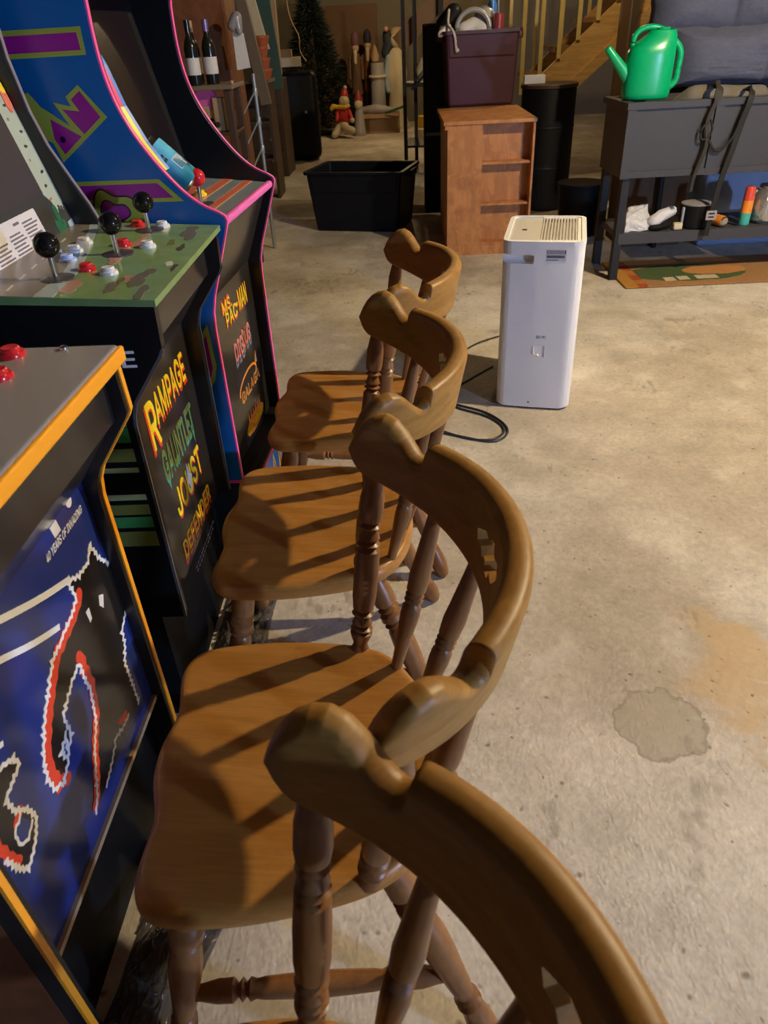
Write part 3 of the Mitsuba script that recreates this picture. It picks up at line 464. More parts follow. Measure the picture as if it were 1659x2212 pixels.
stack_text(c, 'front_panel__lettering', 'PAC', .180, .285, .654, .690, 'm_yellow_print', 'm_red_print', off=(.002, -.004), grow=.003)
stack_text(c, 'front_panel__lettering', '-MAN', .285, .392, .656, .712, 'm_yellow_print', 'm_red_print', off=(0, -.002), grow=.003)
stack_text(c, 'front_panel__lettering', 'DIG', .206, .290, .548, .600, 'm_salmon_print', 'm_slate_print', off=(.003, -.010), grow=.006)
stack_text(c, 'front_panel__lettering', 'DUG', .290, .368, .556, .608, 'm_salmon_print', 'm_slate_print', off=(.003, -.010), grow=.006)
stack_text(c, 'front_panel__lettering', 'GALAGA', .200, .400, .430, .458, 'm_bronze_print', 'm_flame_print', shear=.004, off=(.001, -.002), grow=.002)
el = sa.rotate(sa.scale(sg.Point(.285, .462).buffer(1), .10, .032), 4); c.face('front_panel__print', el.difference(sa.scale(el, .90, .80)).difference(sg.box(.18, .40, .42, .452)), (-.030, 0), (0, 1), .0009, 'm_flame_print')
c.face('front_panel__print', P([(.37, .478), (.392, .512), (.397, .476)]), (-.030, 0), (0, 1), .0010, 'm_bronze_print')
fl = sa.scale(sg.Point(.296, .338).buffer(1), .098, .026); c.face('front_panel__print', so.unary_union([fl] + [P([(.225 + .024 * i, .352), (.245 + .024 * i, .352), (.238 + .024 * i, .382 + .006 * (i % 2))]) for i in range(6)]), (-.030, 0), (0, 1), .0008, 'm_flame_print')
stack_text(c, 'front_panel__lettering', 'PAC-MANIA', .212, .378, .322, .350, 'm_yellow_print', 'm_red_print', off=(.001, -.002), grow=.001, base=(-.0292, 0))
# deck between the side boards
def dk2(u): return 0.950 + (0.062 - u) * 0.10
c.put('control_deck', hull([(u, v, z) for v in (0.019, W - 0.019) for u, z in ((0.062, 0.938), (0.062, 0.950), (-0.15, 0.9712), (-0.15, 0.958))]), 'm_deck_slate')
c.put('deck_rail', rbox(0.050, 0.068, 0.019, W - 0.019, 0.938, 0.955, 0.006), 'm_rail_pink', 40)
def deck2(poly, m, d=0.0006):       # polygon in (v, u)
    mm = mapped(prism(poly, d), (0, 0, 0), (0, 1, 0), (1, 0, 0), (0, 0, 1)); v = mm.vertices.copy(); v[:, 2] += dk2(v[:, 0]); mm.vertices = v; return c.put('control_deck__print', mm, m)
for pts in ([(.02, -.005), (.461, -.005), (.461, .012), (.02, .012)], [(.02, -.062), (.22, -.062), (.24, -.10), (.33, -.10), (.29, -.062), (.461, -.062), (.461, -.040), (.02, -.040)]):
    deck2(P(pts).buffer(.003).intersection(sg.box(.02, -.15, .461, .05)), 'm_deck_tan'); deck2(P(pts), 'm_deck_red', .0009)
deck2(sa.rotate(sg.box(.16, -.028, .175, -.010), 0), 'm_deck_tan', .0007)
joystick(c, -0.029, 0.147, dk2(-0.027), 'm_ball_red', 0.0190, 0.056); button(c, -0.058, 0.235, dk2(-0.058), 'm_btn_yellow', 0.0165); button(c, -0.058, 0.152, dk2(-0.058) + .002, 'm_rail_pink', 0.016)
bz = ((-0.150, 0.970), (-0.075, 0.36))
c.face('screen_bezel', sg.box(0.019, 0, W - 0.019, 0.48), *bz, 0.004, 'm_black_matt'); c.face('screen', sg.box(0.09, 0.07, W - 0.06, 0.40), *bz, 0.006, 'm_screen_black')
fr = [(-.062, 1.045), (-.097, 1.098), (-.128, 1.165), (-.150, 1.238), (-.196, 1.34)]
def strip(i0, i1, v0, v1, m): f_ = fr[i0:i1 + 1]; c.side('bezel_strip', P(f_ + [(-.215, f_[-1][1]), (-.170, f_[0][1])]), v1, v1 - v0, m)
strip(0, 4, .067, .082, 'm_bezel_blue'); strip(0, 2, .0195, .0665, 'm_bezel_yellow'); strip(2, 3, .0195, .0665, 'm_bezel_pink'); strip(3, 4, .0195, .0665, 'm_bezel_blue')
c.put('marquee', box(-0.30, -0.125, 0.019, W - 0.019, 1.37, 1.45), 'm_panel_black')
r = riser(c, 'cabinet_stand', 'stand with red, blue and yellow art under the pink-edged arcade cabinet', u1=0.030)
for poly, m, d in ((sg.box(.02, .03, W - .02, .285), 'm_blue_side', .0005), (sg.box(.02, .272, W - .02, .285), 'm_toy_red', .0009), (sg.box(.03, .02, .06, .285), 'm_toy_red', .0009), (P([(.10, .03), (.16, .26), (.22, .03)]), 'm_deck_slate', .0009)): r.face('front_board__artwork', poly, (0.030, 0), (0, 1), d, m)
for v0 in (.20, .27, .36, .43): r.face('front_board__artwork', P([(v0, .235), (v0 + .012, .27), (v0 + .024, .235), (v0 + .03, .19), (v0 + .012, .16), (v0 - .006, .19)]), (0.030, 0), (0, 1), .0011, 'm_bezel_yellow'); r.face('front_board__artwork', P([(v0 + .005, .225), (v0 + .012, .25), (v0 + .019, .225), (v0 + .012, .18)]), (0.030, 0), (0, 1), .0014, 'm_toy_red')
W = W0
# the drinks can lying on the far deck, propped against the screen
def can_at(t, base, axis):
    L = 0.122; a = np.asarray(axis, float) / np.linalg.norm(axis); b = np.asarray(base, float); e = b + a * L
    s = lambda f: b + a * L * f
    add(t + '__can_body', turned(b, e, [(.05, .0325), (.055, .033), (.5, .033), (.86, .033), (.885, .0322)], 36), 'm_can_print', 40)
    add(t + '__can_base', turned(b, e, [(0, .022), (0.0, .0245), (.02, .029), (.05, .0327)], 36), 'm_chrome', 40)
    add(t + '__can_lid', turned(b, e, [(.88, .0325), (.93, .0290), (.975, .0270), (1.0, .0272), (1.0, .0255), (.985, .0245)], 36), 'm_chrome', 40)
    M, _ = frame(b, e); return M, L
CB, CA = np.array([-0.594, 1.704, 0.9990]), np.array([-0.62, -0.10, 0.62])
def can_print(p, n, uv):
    a = CA / np.linalg.norm(CA); h = ((p.x - CB[0]) * a[0] + (p.y - CB[1]) * a[1] + (p.z - CB[2]) * a[2]) / 0.122
    w = fbm(p.x * 30, p.y * 30, p.z * 30, 3) - 0.5
    col = mix((0.03, 0.27, 0.36), (0.16, 0.60, 0.82), smoothstep(0.15, 0.6, h + w * 0.4)); return mix(col, mi.Color3f(0.04, 0.06, 0.14), smoothstep(0.02, 0.10, -w - 0.06) * (1 - smoothstep(.3, .6, h)))
mat('can_print', can_print, 0.25, metal=0.25, spec=0.6)
t = thing('drink_can', 'turquoise drinks can leaning on the deck of the pink-edged arcade cabinet', 'can')
M, L = can_at(t, CB, CA)
def on_can(poly, m, h, ang, d):       # flat print wrapped on the can: x around in metres, y along
    mm = prism(poly.segmentize(0.002), d).copy(); v = mm.vertices; th = ang + v[:, 0] / 0.033; rr = 0.0331 + v[:, 2]; q = np.c_[rr * np.cos(th), rr * np.sin(th), h * L + v[:, 1], np.ones(len(v))]; mm.vertices = (q @ M.T)[:, :3]; add(t + '__can_body__print', mm, m)
tocam = np.linalg.inv(M) @ np.array([0, 0, 1.272, 1]); A0 = math.atan2(tocam[1], tocam[0])
on_can(sg.box(-.012, -.014, .012, .014), 'm_paper_label', .40, A0 + .75, .0003)
on_can(so.unary_union([sg.box(-.009, -.012 + .0028 * i, .009, -.0106 + .0028 * i) for i in range(9)]), 'm_ink', .40, A0 + .75, .0006)
for hh in (.66, .58): on_can(so.unary_union([sg.box(-.012 + .005 * i, -.0035, -.0085 + .005 * i, .0035) for i in range(5)]), 'm_deck_dark', hh, A0 - .1, .0004)

# ------------------------------------------------------------------ the white dehumidifier
class Spot:     # a thing with its own axes: a to the right along its front, b backwards, z up
    def __init__(s, key, x, y, yaw): s.k = key; s.m = (x, y, yaw)
    def put(s, part, m, bs, smooth=False): return add(s.k + ('__' + part if part else ''), xform(m, s.m[0], s.m[1], 0, s.m[2]), bs, smooth)
def rrect(x0, x1, y0, y1, r): return sg.box(x0 + r, y0 + r, x1 - r, y1 - r).buffer(r, quad_segs=8)
t = thing('dehumidifier', 'white upright dehumidifier on the concrete floor beside the chairs', 'dehumidifier')
d = Spot(t, 0.166, 2.622, -8.0)
foot = rrect(0, 0.285, 0, 0.405, 0.038)
foot = so.unary_union([foot, P([(0.03, 0.0), (0.125, -0.006), (0.245, -0.006), (0.262, 0.0), (0.262, 0.05), (0.03, 0.05)])])
shell = man(mapped(prism(foot, 0.612), (0, 0, 0.012), (1, 0, 0), (0, 1, 0), (0, 0, 1))) + man(mapped(prism(foot.buffer(-0.006), 0.008), (0, 0, 0.006), (1, 0, 0), (0, 1, 0), (0, 0, 1)))
pocket = man(rbox(-0.05, 0.112, -0.05, 0.030, 0.562, 0.592, 0.006)); slotc = man(rbox(0.166, 0.174, -0.05, 0.004, 0.218, 0.262, 0.003)); wrap = man(box(0.14, 0.30, -0.05, -0.0045, 0.2635, 0.2655)) + man(box(0.30, 0.281, 0.0, 0.2, 0.2635, 0.2655)) if False else man(box(0.135, 0.235, -0.05, -0.0045, 0.2635, 0.2655))
d.put('body', unman(shell - pocket - slotc - wrap), 'm_white_plastic', 30)
d.put('base', mapped(prism(foot.buffer(-0.012), 0.008), (0, 0, 0), (1, 0, 0), (0, 1, 0), (0, 0, 1)), 'm_black_matt')
rim = foot.buffer(0.0008).difference(rrect(0.016, 0.269, 0.018, 0.388, 0.02)); d.put('top_rim', mapped(prism(rim, 0.014), (0, 0, 0.624), (1, 0, 0), (0, 1, 0), (0, 0, 1)), 'm_white_plastic', 30)
d.put('top_panel', box(0.016, 0.125, 0.018, 0.388, 0.618, 0.632), 'm_grille_beige')
d.put('display', box(0.055, 0.072, 0.185, 0.205, 0.631, 0.6326), 'm_slot_dark')
d.put('indicator_light', mapped(lathe([(0.001, 0), (0.0022, 0), (0.0015, 0.001), (0.001, 0.0011)], (0.062, 0.295, 0.6318), 10), (0, 0, 0), (1, 0, 0), (0, 1, 0), (0, 0, 1)), 'm_btn_red')
d.put('grille_bed', box(0.125, 0.269, 0.018, 0.388, 0.612, 0.619), 'm_slot_dark')
for i in range(12):
    x = 0.127 + 0.0110 * i; d.put('grille_slat', box(x, x + 0.0050, 0.018, 0.388, 0.619, 0.6345), 'm_grille_beige')
for y in (0.02, 0.372): d.put('grille_bar', box(0.126, 0.268, y, y + 0.014, 0.6195, 0.635), 'm_white_plastic')
d.put('grille_bar', box(0.255, 0.268, 0.034, 0.372, 0.6195, 0.635), 'm_white_plastic')
FR = -0.0062
def front(poly, part, m, dd=0.0006): return d.put(part, mapped(prism(poly, dd), (0, FR, 0), (1, 0, 0), (0, 0, 1), (0, -1, 0)), m)
front(sg.box(0.152, 0.573, 0.222, 0.613), 'rating_sticker', 'm_label_grey'); front(so.unary_union([sg.box(0.155, 0.597, 0.219, 0.610), sg.box(0.155, 0.584, 0.216, 0.593), sg.box(0.155, 0.576, 0.195, 0.5785)]), 'rating_sticker__print', 'm_bar_dark', 0.0010)
front(so.unary_union([sg.box(0.158 + 0.0045 * i, 0.5972, 0.160 + 0.0045 * i, 0.6098) for i in range(13)]), 'rating_sticker__print', 'm_label_grey', 0.0013)
front(sg.box(0.138, 0.290, 0.176, 0.303), 'rating_sticker', 'm_label_grey'); front(so.unary_union([sg.box(0.140, 0.292 + .004 * i, 0.150 + .004 * (i % 2), 0.294 + .004 * i) for i in range(3)] + [sg.box(.162, .296, .170, .300)]), 'rating_sticker__print', 'm_bar_dark', .0008)
front(sg.Point(0.128, 0.030).buffer(0.0035), 'screw', 'm_slot_dark')
d.put('drain_cap', tube(spline([(0.133, -0.007, 0.262), (0.132, -0.010, 0.245), (0.136, -0.013, 0.232), (0.146, -0.014, 0.228)], 14), 0.0016), 'm_white_plastic', True); d.put('drain_cap__knob', sph((0.149, -0.013, 0.228), (0.0055, 0.006, 0.0055)), 'm_white_plastic', True)
t = thing('power_cord', 'thin dark power cord looped on the floor beside the white dehumidifier', 'cord')
pts = [(0.230, 3.40), (0.13, 3.321), (0.054, 3.217), (0.01, 3.12), (-0.06, 3.02)]; add(t + '__cable', tube(np.c_[spline(pts, 30), np.full(30, .0045)], .0042), 'm_cord_black', True)
pts = [(0.172, 3.02), (0.10, 2.926), (0.019, 2.815), (-0.030, 2.73), (-0.02, 2.665), (0.05, 2.61), (0.110, 2.573), (0.187, 2.473), (0.203, 2.398), (0.154, 2.325), (0.07, 2.343), (-0.051, 2.398), (-0.14, 2.46)]; add(t + '__cable', tube(np.c_[spline(pts, 80), np.full(80, .0045)], .0042), 'm_cord_black', True)
pts = [(-0.035, 2.66), (0.02, 2.600), (0.092, 2.555), (0.165, 2.485), (0.189, 2.400), (0.140, 2.338), (0.036, 2.355), (-0.051, 2.410), (-0.14, 2.475)]; add(t + '__cable', tube(np.c_[spline(pts, 60), np.full(60, .0045)], .0042), 'm_cord_black', True)

# ------------------------------------------------------------------ bookcase with the purple tote
t = thing('bookcase', 'reddish wooden open bookcase with three shelves under the purple tote', 'bookcase')
b = Spot(t, -0.055, 4.90, 4.0); BW, BD, BH = 0.535, 0.86, 0.79
b.put('top_board', rbox(-0.025, BW + 0.006, -0.012, BD, BH - 0.022, BH, 0.004), 'm_bookcase_wood', 30); b.put('top_moulding', box(-0.015, 0.012, -0.008, BD - 0.01, BH - 0.045, BH - 0.022), 'm_bookcase_wood')
b.put('side_board', box(0, 0.016, 0.0, BD - .01, 0, BH - 0.022), 'm_bookcase_wood'); b.put('side_board', box(BW - 0.014, BW, 0.0, BD - .01, 0, BH - 0.022), 'm_bookcase_wood')
b.put('front_board', box(0.016, 0.215, 0.0, 0.016, 0, BH - 0.022), 'm_bookcase_wood'); b.put('back_board', box(0.016, BW - 0.014, 0.105, 0.115, 0, BH - 0.022), 'm_bookcase_wood')
for z in (0.555, 0.315, 0.075): b.put('shelf', box(0.016, BW - 0.014, 0.017, 0.105, z - 0.014, z), 'm_bookcase_wood')
b.put('plinth', box(0.215, BW - 0.014, 0.004, 0.016, 0, 0.062), 'm_bookcase_wood')
def tote(key, x, y, yaw, z, w0, d0, w1, d1, h, m, ridge=True):
    s = Spot(key, x, y, yaw); o = hull([(sx * w / 2, dd * sy / 2, zz) for w, dd, zz in ((w0, d0, z), (w1, d1, z + h)) for sx in (-1, 1) for sy in (-1, 1)])
    big = m3.Manifold.batch_hull([m3.Manifold.sphere(0.02, 12).translate([sx * (w / 2 - .02), sy * (dd / 2 - .02), zz]) for w, dd, zz in ((w0, d0, z + .02), (w1, d1, z + h)) for sx in (-1, 1) for sy in (-1, 1)]).trim_by_plane([0, 0, -1], -(z + h))
    ins = m3.Manifold.batch_hull([m3.Manifold.sphere(0.015, 12).translate([sx * (w / 2 - .022), sy * (dd / 2 - .022), zz]) for w, dd, zz in ((w0, d0, z + .025), (w1, d1, z + h + .1)) for sx in (-1, 1) for sy in (-1, 1)])
    s.put('bin_body', unman(big - ins), m, 35)
    r = rrect(-w1 / 2 - .018, w1 / 2 + .018, -d1 / 2 - .018, d1 / 2 + .018, .03).difference(rrect(-w1 / 2 + .004, w1 / 2 - .004, -d1 / 2 + .004, d1 / 2 - .004, .02)); s.put('rim', mapped(prism(r, .02), (0, 0, z + h - .016), (1, 0, 0), (0, 1, 0), (0, 0, 1)), m, 30)
    if ridge:
        f = .66; wz = w0 + (w1 - w0) * f; dz_ = d0 + (d1 - d0) * f; s.put('ridge', hull([(sx * (ww / 2), -dd / 2 - e, z + h * q) for ww, dd, q, e in ((wz * .9, dz_, f, .002), (wz * .9, dz_, f + .02, .008), (w1 * .9, d1, .95, .008), (w1 * .9, d1, .95, -.004), (wz * .9, dz_, f, -.004)) for sx in (-1, 1)]), m)
    for sx in (-1, 1): s.put('handle', rbox(sx * (w1 / 2 + .022) - .02, sx * (w1 / 2 + .022) + .02, -.08, .08, z + h - .055, z + h - .012, .008), m, 30)
    return s
t = thing('storage_tote', 'open purple plastic tote standing on the bookcase, full of odds and ends', 'storage tote')
s = tote(t, 0.150, 5.98, 5.0, BH, 0.455, 0.36, 0.50, 0.42, 0.445, 'm_tote_purple')
t = thing('rope', 'white rope end hanging over the rim of the purple tote', 'rope')
add(t, tube(spline([(-0.06, 5.95, 1.36), (-0.065, 5.86, 1.31), (-0.055, 5.78, 1.262), (-0.035, 5.745, 1.245), (-0.015, 5.735, 1.19), (-0.010, 5.742, 1.145), (0.002, 5.742, 1.12)], 40), np.r_[np.full(36, .009), .010, .013, .016, .013]), 'm_rope', True)
t = thing('duct_hose', 'grey flexible duct ring poking out of the purple tote', 'hose')
q = np.linspace(0, 2 * np.pi, 60); HC = (0.105, 5.92, 1.245)
for i in range(5): add(t + '__ring', tube(np.c_[HC[0] + 0.112 * np.cos(q), np.full(60, HC[1] - .02 + .026 * i), HC[2] + 0.108 * np.sin(q)], .016), 'm_hose_grey', True)
t = thing('cloth_bundle', 'white cloth stuffed inside the grey duct ring', 'cloth'); add(t, unman(chain([(0.05, 5.94, 1.24, .05), (0.11, 5.96, 1.262, .052), (0.17, 5.94, 1.24, .045)]).refine_to_length(.02)), 'm_cloth_white', 60)
t = thing('plastic_part', 'clear bulging plastic part behind the duct ring in the purple tote', 'plastic part'); add(t, lathe([(.03, 0), (.075, .03), (.085, .07), (.06, .12), (.02, .14), (.001, .142)], (0.19, 6.03, 1.235)), 'm_hose_grey', True)
t = thing('spray_bottle', 'red bottle with a thin chrome spout beside the duct ring', 'bottle')
add(t + '__bottle_body', lathe([(.001, 0), (.033, 0), (.035, .01), (.035, .11), (.03, .125), (.001, .126)], (0.275, 5.89, 1.20)), 'm_bottle_red', 40); add(t + '__spout', rod((0.275, 5.89, 1.32), (0.262, 5.88, 1.48), .010), 'm_chrome', True)
t = thing('bottle', 'dark blue bottle standing in the purple tote', 'bottle'); add(t, lathe([(.001, 0), (.03, 0), (.03, .16), (.012, .20), (.012, .24), (.001, .241)], (0.235, 6.02, 1.22)), 'm_bezel_blue', 40)
t = thing('folded_towel', 'cream towel hanging out at the left end of the purple tote', 'towel'); add(t, unman(chain([(-0.10, 5.90, 1.245, .028), (-0.065, 5.84, 1.258, .024), (-0.115, 5.81, 1.225, .02)]).refine_to_length(.012)), 'm_cloth_white', 60)
t = thing('dark_pouch', 'dark bundle at the back left of the purple tote', 'bag'); add(t, unman(chain([(-0.07, 6.05, 1.26, .09), (-0.03, 6.06, 1.34, .06)])), 'm_tote_black', 60)

# ------------------------------------------------------------------ bins and drum behind
t = thing('storage_bin', 'open black plastic bin standing alone on the floor beyond the chairs', 'storage bin')
tote(t, -0.705, 5.86, -11.0, 0.0, 0.66, 0.42, 0.73, 0.50, 0.42, 'm_tote_black')
t = thing('drum', 'tall round black drum with a brown lid behind the bookcase', 'drum')
add(t + '__drum_body', lathe([(.001, 0), (.20, 0), (.205, .01), (.205, .30), (.209, .31), (.205, .32), (.205, .58), (.209, .59), (.205, .60), (.205, .845), (.20, .85), (.001, .851)], (0.70, 6.38, 0), 40), 'm_tote_black', 30); add(t + '__lid', lathe([(.001, 0), (.213, 0), (.215, .006), (.215, .022), (.205, .028), (.001, .030)], (0.70, 6.38, .85), 40), 'm_dark_brown', 30)
t = thing('small_box', 'small grey box lying on the drum lid', 'box'); add(t, rbox(0.50, 0.655, 6.27, 6.36, 0.8805, 0.937, .004), 'm_grille_beige', 30)
t = thing('tall_case', 'tall narrow black box standing behind the purple tote and bookcase', 'box')
k = Spot(t, -0.248, 6.245, 4); k.put('box_body', rbox(0, 0.20, 0, 0.26, 0, 1.29, .008), 'm_black_matt', 30); k.put('front_cover', rbox(0.008, 0.192, -.008, 0.004, .03, 1.26, .005), 'm_tote_black', 30)

# ------------------------------------------------------------------ stairs
t = thing('staircase', 'open pine staircase with thin yellow balusters rising to the right', 'staircase')
A0s, A1s = np.array([0.66, 0.60]), np.array([2.30, 1.98]); dvec = (A1s - A0s) / np.linalg.norm(A1s - A0s); nvec = np.array([-dvec[1], dvec[0]])
def board(p0, p1, w, y0, y1):
    dd = (np.array(p1) - p0); dd /= np.linalg.norm(dd); nn = np.array([-dd[1], dd[0]]) * w / 2; q = [p0 + nn, p1 + nn, np.array(p1) - nn, np.array(p0) - nn]; return hull([(a[0], y, a[1]) for a in q for y in (y0, y1)])
for y in (7.28, 8.20): add(t + '__stringer', board(np.array([0.76, 0.765]), np.array([2.40, 2.165]), 0.235, y, y + .038), 'm_pine')
add(t + '__stringer_rail', board(np.array([0.93, 0.745]), np.array([2.50, 2.075]), 0.085, 7.255, 7.28), 'm_pine')
for i in range(7):
    x = 0.60 + 0.235 * i; z = 0.875 + 0.20 * i; add(t + '__tread', box(x - .02, x + .27, 7.318, 8.20, z - .035, z), 'm_stair_dark')
for i in range(9):
    x = 0.555 + 0.1495 * i; z = 0.81 + 0.853 * (x - .60); add(t + '__baluster', box(x - .017, x + .017, 7.262, 7.28, z - .03, z + .95), 'm_baluster')
add(t + '__handrail', board(np.array([0.55, 1.72]), np.array([1.80, 2.65]), 0.06, 7.25, 7.30), 'm_pine')
for i in range(7):
    x = 0.50 + 0.24 * i; z = 0.81 + 0.853 * (x - .60); add(t + '__baluster', box(x - .015, x + .015, 8.24, 8.258, z - .25, z + .95), 'm_baluster')
t = thing('support_post', 'square wooden post standing right of the staircase', 'post'); add(t, box(1.30, 1.385, 7.05, 7.14, 0, 2.7), 'm_board_brown')
t = thing('support_post', 'pale narrow stud standing behind the green watering can', 'post'); add(t, box(1.27, 1.32, 6.5, 6.55, 0, 2.7), 'm_taupe')
t = thing('timber_brace', 'brown slanted timber left of the purple tote', 'timber'); add(t, board(np.array([-0.60, 1.13]), np.array([0.0, 1.64]), 0.17, 8.6, 8.64), 'm_stair_dark')
t = thing('metal_rack', 'dark metal rack frame left of the bookcase', 'rack')
for x, y in ((-0.50, 7.9), (-0.425, 8.5), (-0.16, 7.9), (-0.16, 8.5)): add(t + '__upright', box(x - .017, x + .017, y - .017, y + .017, 0, 1.9), 'm_frame_dark')
for z in (.28, 0.80): add(t + '__shelf', box(-0.51, -0.15, 7.89, 8.52, z, z + .02), 'm_frame_dark')
add(t + '__brace', rod((-0.43, 7.88, .78), (-0.18, 7.88, 1.02), .012), 'm_frame_dark')
t = thing('jar', 'yellow and white jar on the floor behind the metal rack', 'jar'); add(t + '__jar_body', lathe([(.001, 0), (.09, 0), (.10, .03), (.10, .16), (.08, .18), (.001, .181)], (-0.42, 10.6, .0)), 'm_cream', 40); add(t + '__band', lathe([(.08, .178), (.085, .18), (.085, .31), (.001, .311)], (-0.42, 10.6, 0)), 'm_toy_yellow', 40)
t = thing('figurine', 'white and brown carved figure on the metal rack', 'figurine'); add(t, unman(chain([(-0.36, 8.2, .86, .035), (-0.36, 8.2, .93, .045), (-0.34, 8.18, 1.0, .03)])), 'm_cream', 60)

# ------------------------------------------------------------------ the raised planter on the right with what stands on it
t = thing('raised_planter', 'dark grey raised planter box on legs with a lower shelf', 'planter')
p = Spot(t, 0.895, 4.285, 6.0); PW, PD = 1.42, 0.40
for a, b_ in ((0, 0), (0, PD - .045), (PW - .045, 0), (PW - .045, PD - .045)): p.put('leg', rbox(a, a + .045, b_, b_ + .045, 0, .56, .004), 'm_frame_dark', 30)
wall = box(-.012, PW + .012, -.012, PD + .012, .545, .90); wall = unman(man(wall) - man(box(.015, PW - .015, .015, PD - .015, .60, 1.0))); p.put('trough', wall, 'm_planter')
p.put('rim', unman(man(box(-.028, PW + .028, -.028, PD + .028, .872, .902)) - man(box(.02, PW - .02, .02, PD - .02, .8, 1.0))), 'm_planter')
for z0, z1 in ((.548, .580), ): p.put('front_batten', box(-.02, PW + .02, -.022, -.010, z0, z1), 'm_planter')
for x in (-.022, .43, .86, PW - .018): p.put('front_batten', box(x, x + .042, -.024, -.011, .545, .875), 'm_planter')
p.put('soil', box(.016, PW - .016, .016, PD - .016, .78, .80), 'm_dark_brown')
p.put('shelf', rbox(.02, PW - .02, .004, PD - .01, .222, .258, .004), 'm_planter', 30); p.put('shelf_edge', box(.02, PW - .02, -.004, .006, .20, .259), 'm_planter')
# watering can: lathe-like tank with an oval plan, wrapped handle, short spout
t = thing('watering_can', 'bright green plastic watering can standing on the left end of the planter', 'watering can')
wx, wy, wz = 0.985, 4.44, 0.904
def oval(prof, rx, ry, n=40):
    th = np.arange(n) * 2 * np.pi / n; v = []; f = []
    for r, z, ox in prof: v += [(wx + ox + r * rx * math.copysign(abs(math.cos(a)) ** .8, math.cos(a)), wy + r * ry * math.copysign(abs(math.sin(a)) ** .8, math.sin(a)), wz + z) for a in th]
    for i in range(len(prof) - 1):
        for j in range(n): k = (j + 1) % n; f += [[i * n + j, i * n + k, (i + 1) * n + k], [i * n + j, (i + 1) * n + k, (i + 1) * n + j]]
    return trimesh.Trimesh(np.array(v), f, process=False)
add(t + '__tank', oval([(.01, 0, 0), (.86, 0, 0), (.95, .008, 0), (1.0, .03, 0), (1.0, .10, 0), (.995, .16, .002), (.985, .20, .003), (.945, .226, .007), (.80, .256, .024), (.64, .280, .040), (.56, .292, .046), (.53, .299, .047), (.50, .302, .047), (.01, .303, .047)], 0.122, 0.085), 'm_can_green', 45)
add(t + '__top_handle', tube(spline([(wx - .088, wy, wz + .215), (wx - .093, wy, wz + .255), (wx - .080, wy, wz + .292), (wx - .045, wy, wz + .312), (wx + .01, wy, wz + .314), (wx + .055, wy, wz + .300)], 40), .0135, 12), 'm_can_green', True)
add(t + '__side_handle', tube(spline([(wx + .075, wy, wz + .268), (wx + .122, wy, wz + .245), (wx + .148, wy, wz + .210), (wx + .150, wy, wz + .13), (wx + .144, wy, wz + .075), (wx + .112, wy, wz + .045)], 50), .0155, 12), 'm_can_green', True)
add(t + '__spout', tube(np.array([(wx - .085, wy - .01, wz + .085), (wx - .13, wy - .015, wz + .135), (wx - .18, wy - .02, wz + .19), (wx - .222, wy - .025, wz + .235)]), [.034, .028, .022, .0175], 18), 'm_can_green', True)
add(t + '__filler', lathe([(.001, .0), (.034, .0), (.036, .008), (.030, .012), (.001, .012)], (wx + .047, wy, wz + .302), 24), 'm_can_green', 40)
# cushion: tufted back and seat pads
def pad(x0, x1, y0, y1, z0, z1, nx, nz, amp, seed, y_tilt=0.0):
    """an upright quilted pad; tufts on an nx by nz grid on its front"""
    N, K = 120, 90; u, v = np.meshgrid(np.linspace(0, 1, N), np.linspace(0, 1, K), indexing='ij')
    e = np.minimum(1, 4.5 * np.minimum(np.minimum(u, 1 - u) * 1.6, np.minimum(v, 1 - v))) ; round_ = np.sqrt(np.clip(1 - (1 - e) ** 2, 0, 1))
    puff = np.abs(np.sin(np.pi * u * nx)) ** .45 * np.abs(np.sin(np.pi * v * nz)) ** .45
    w = meshkit.fbm(np.stack([u * 14 + seed, v * 10, u * 0], -1), 4, seed) - .5; fold = meshkit.fbm(np.stack([u * 5, v * 26 + u * 6, u * 0 + 2], -1), 3, seed) - .5
    dp = (y1 - y0) / 2; th = round_ * (dp * .62 + amp * 1.7 * puff + .012 * w + .006 * fold)
    X = x0 + (x1 - x0) * u + .012 * (w); Z = z0 + (z1 - z0) * v + .02 * w * (1 - round_); Yc = (y0 + y1) / 2 + y_tilt * (v - .5)
    f = np.stack([X, Yc - th, Z], -1).reshape(-1, 3); bk = np.stack([X, Yc + round_ * dp * .6, Z], -1).reshape(-1, 3); idx = np.arange(N * K).reshape(N, K); q = np.stack([idx[:-1, :-1], idx[1:, :-1], idx[1:, 1:], idx[:-1, 1:]], -1).reshape(-1, 4)
    m = trimesh.Trimesh(np.vstack([f, bk]), np.vstack([q[:, [0, 1, 2]], q[:, [0, 2, 3]], N * K + q[:, [0, 2, 1]], N * K + q[:, [0, 3, 2]]]), process=False); return m
t = thing('seat_cushion', 'large tufted blue-grey chair cushion piled behind the planter', 'cushion')
add(t + '__back_pad', pad(1.10, 2.25, 5.00, 5.28, 1.14, 1.86, 2.6, 2, .05, 3, .10), 'm_cushion', True); add(t + '__seat_pad', pad(1.19, 2.30, 4.74, 5.14, .915, 1.20, 2.2, 1, .05, 8, .04), 'm_cushion', True)
t = thing('lounge_frame', 'dark metal lounge frame carrying the blue-grey cushion', 'frame')
for a, b_ in (((1.22, 4.90, .90), (2.6, 4.98, .88)), ((1.22, 5.15, .90), (2.6, 5.2, .88)), ((1.24, 4.90, .90), (1.24, 5.15, .90)), ((1.27, 5.0, .90), (1.30, 5.0, 0.0)), ((2.55, 5.05, .88), (2.55, 5.05, 0.0))): add(t + '__frame_tube', rod(a, b_, .018), 'm_frame_dark', True)
add(t + '__sling', box(1.23, 2.28, 4.91, 5.14, .90, .915), 'm_frame_dark')
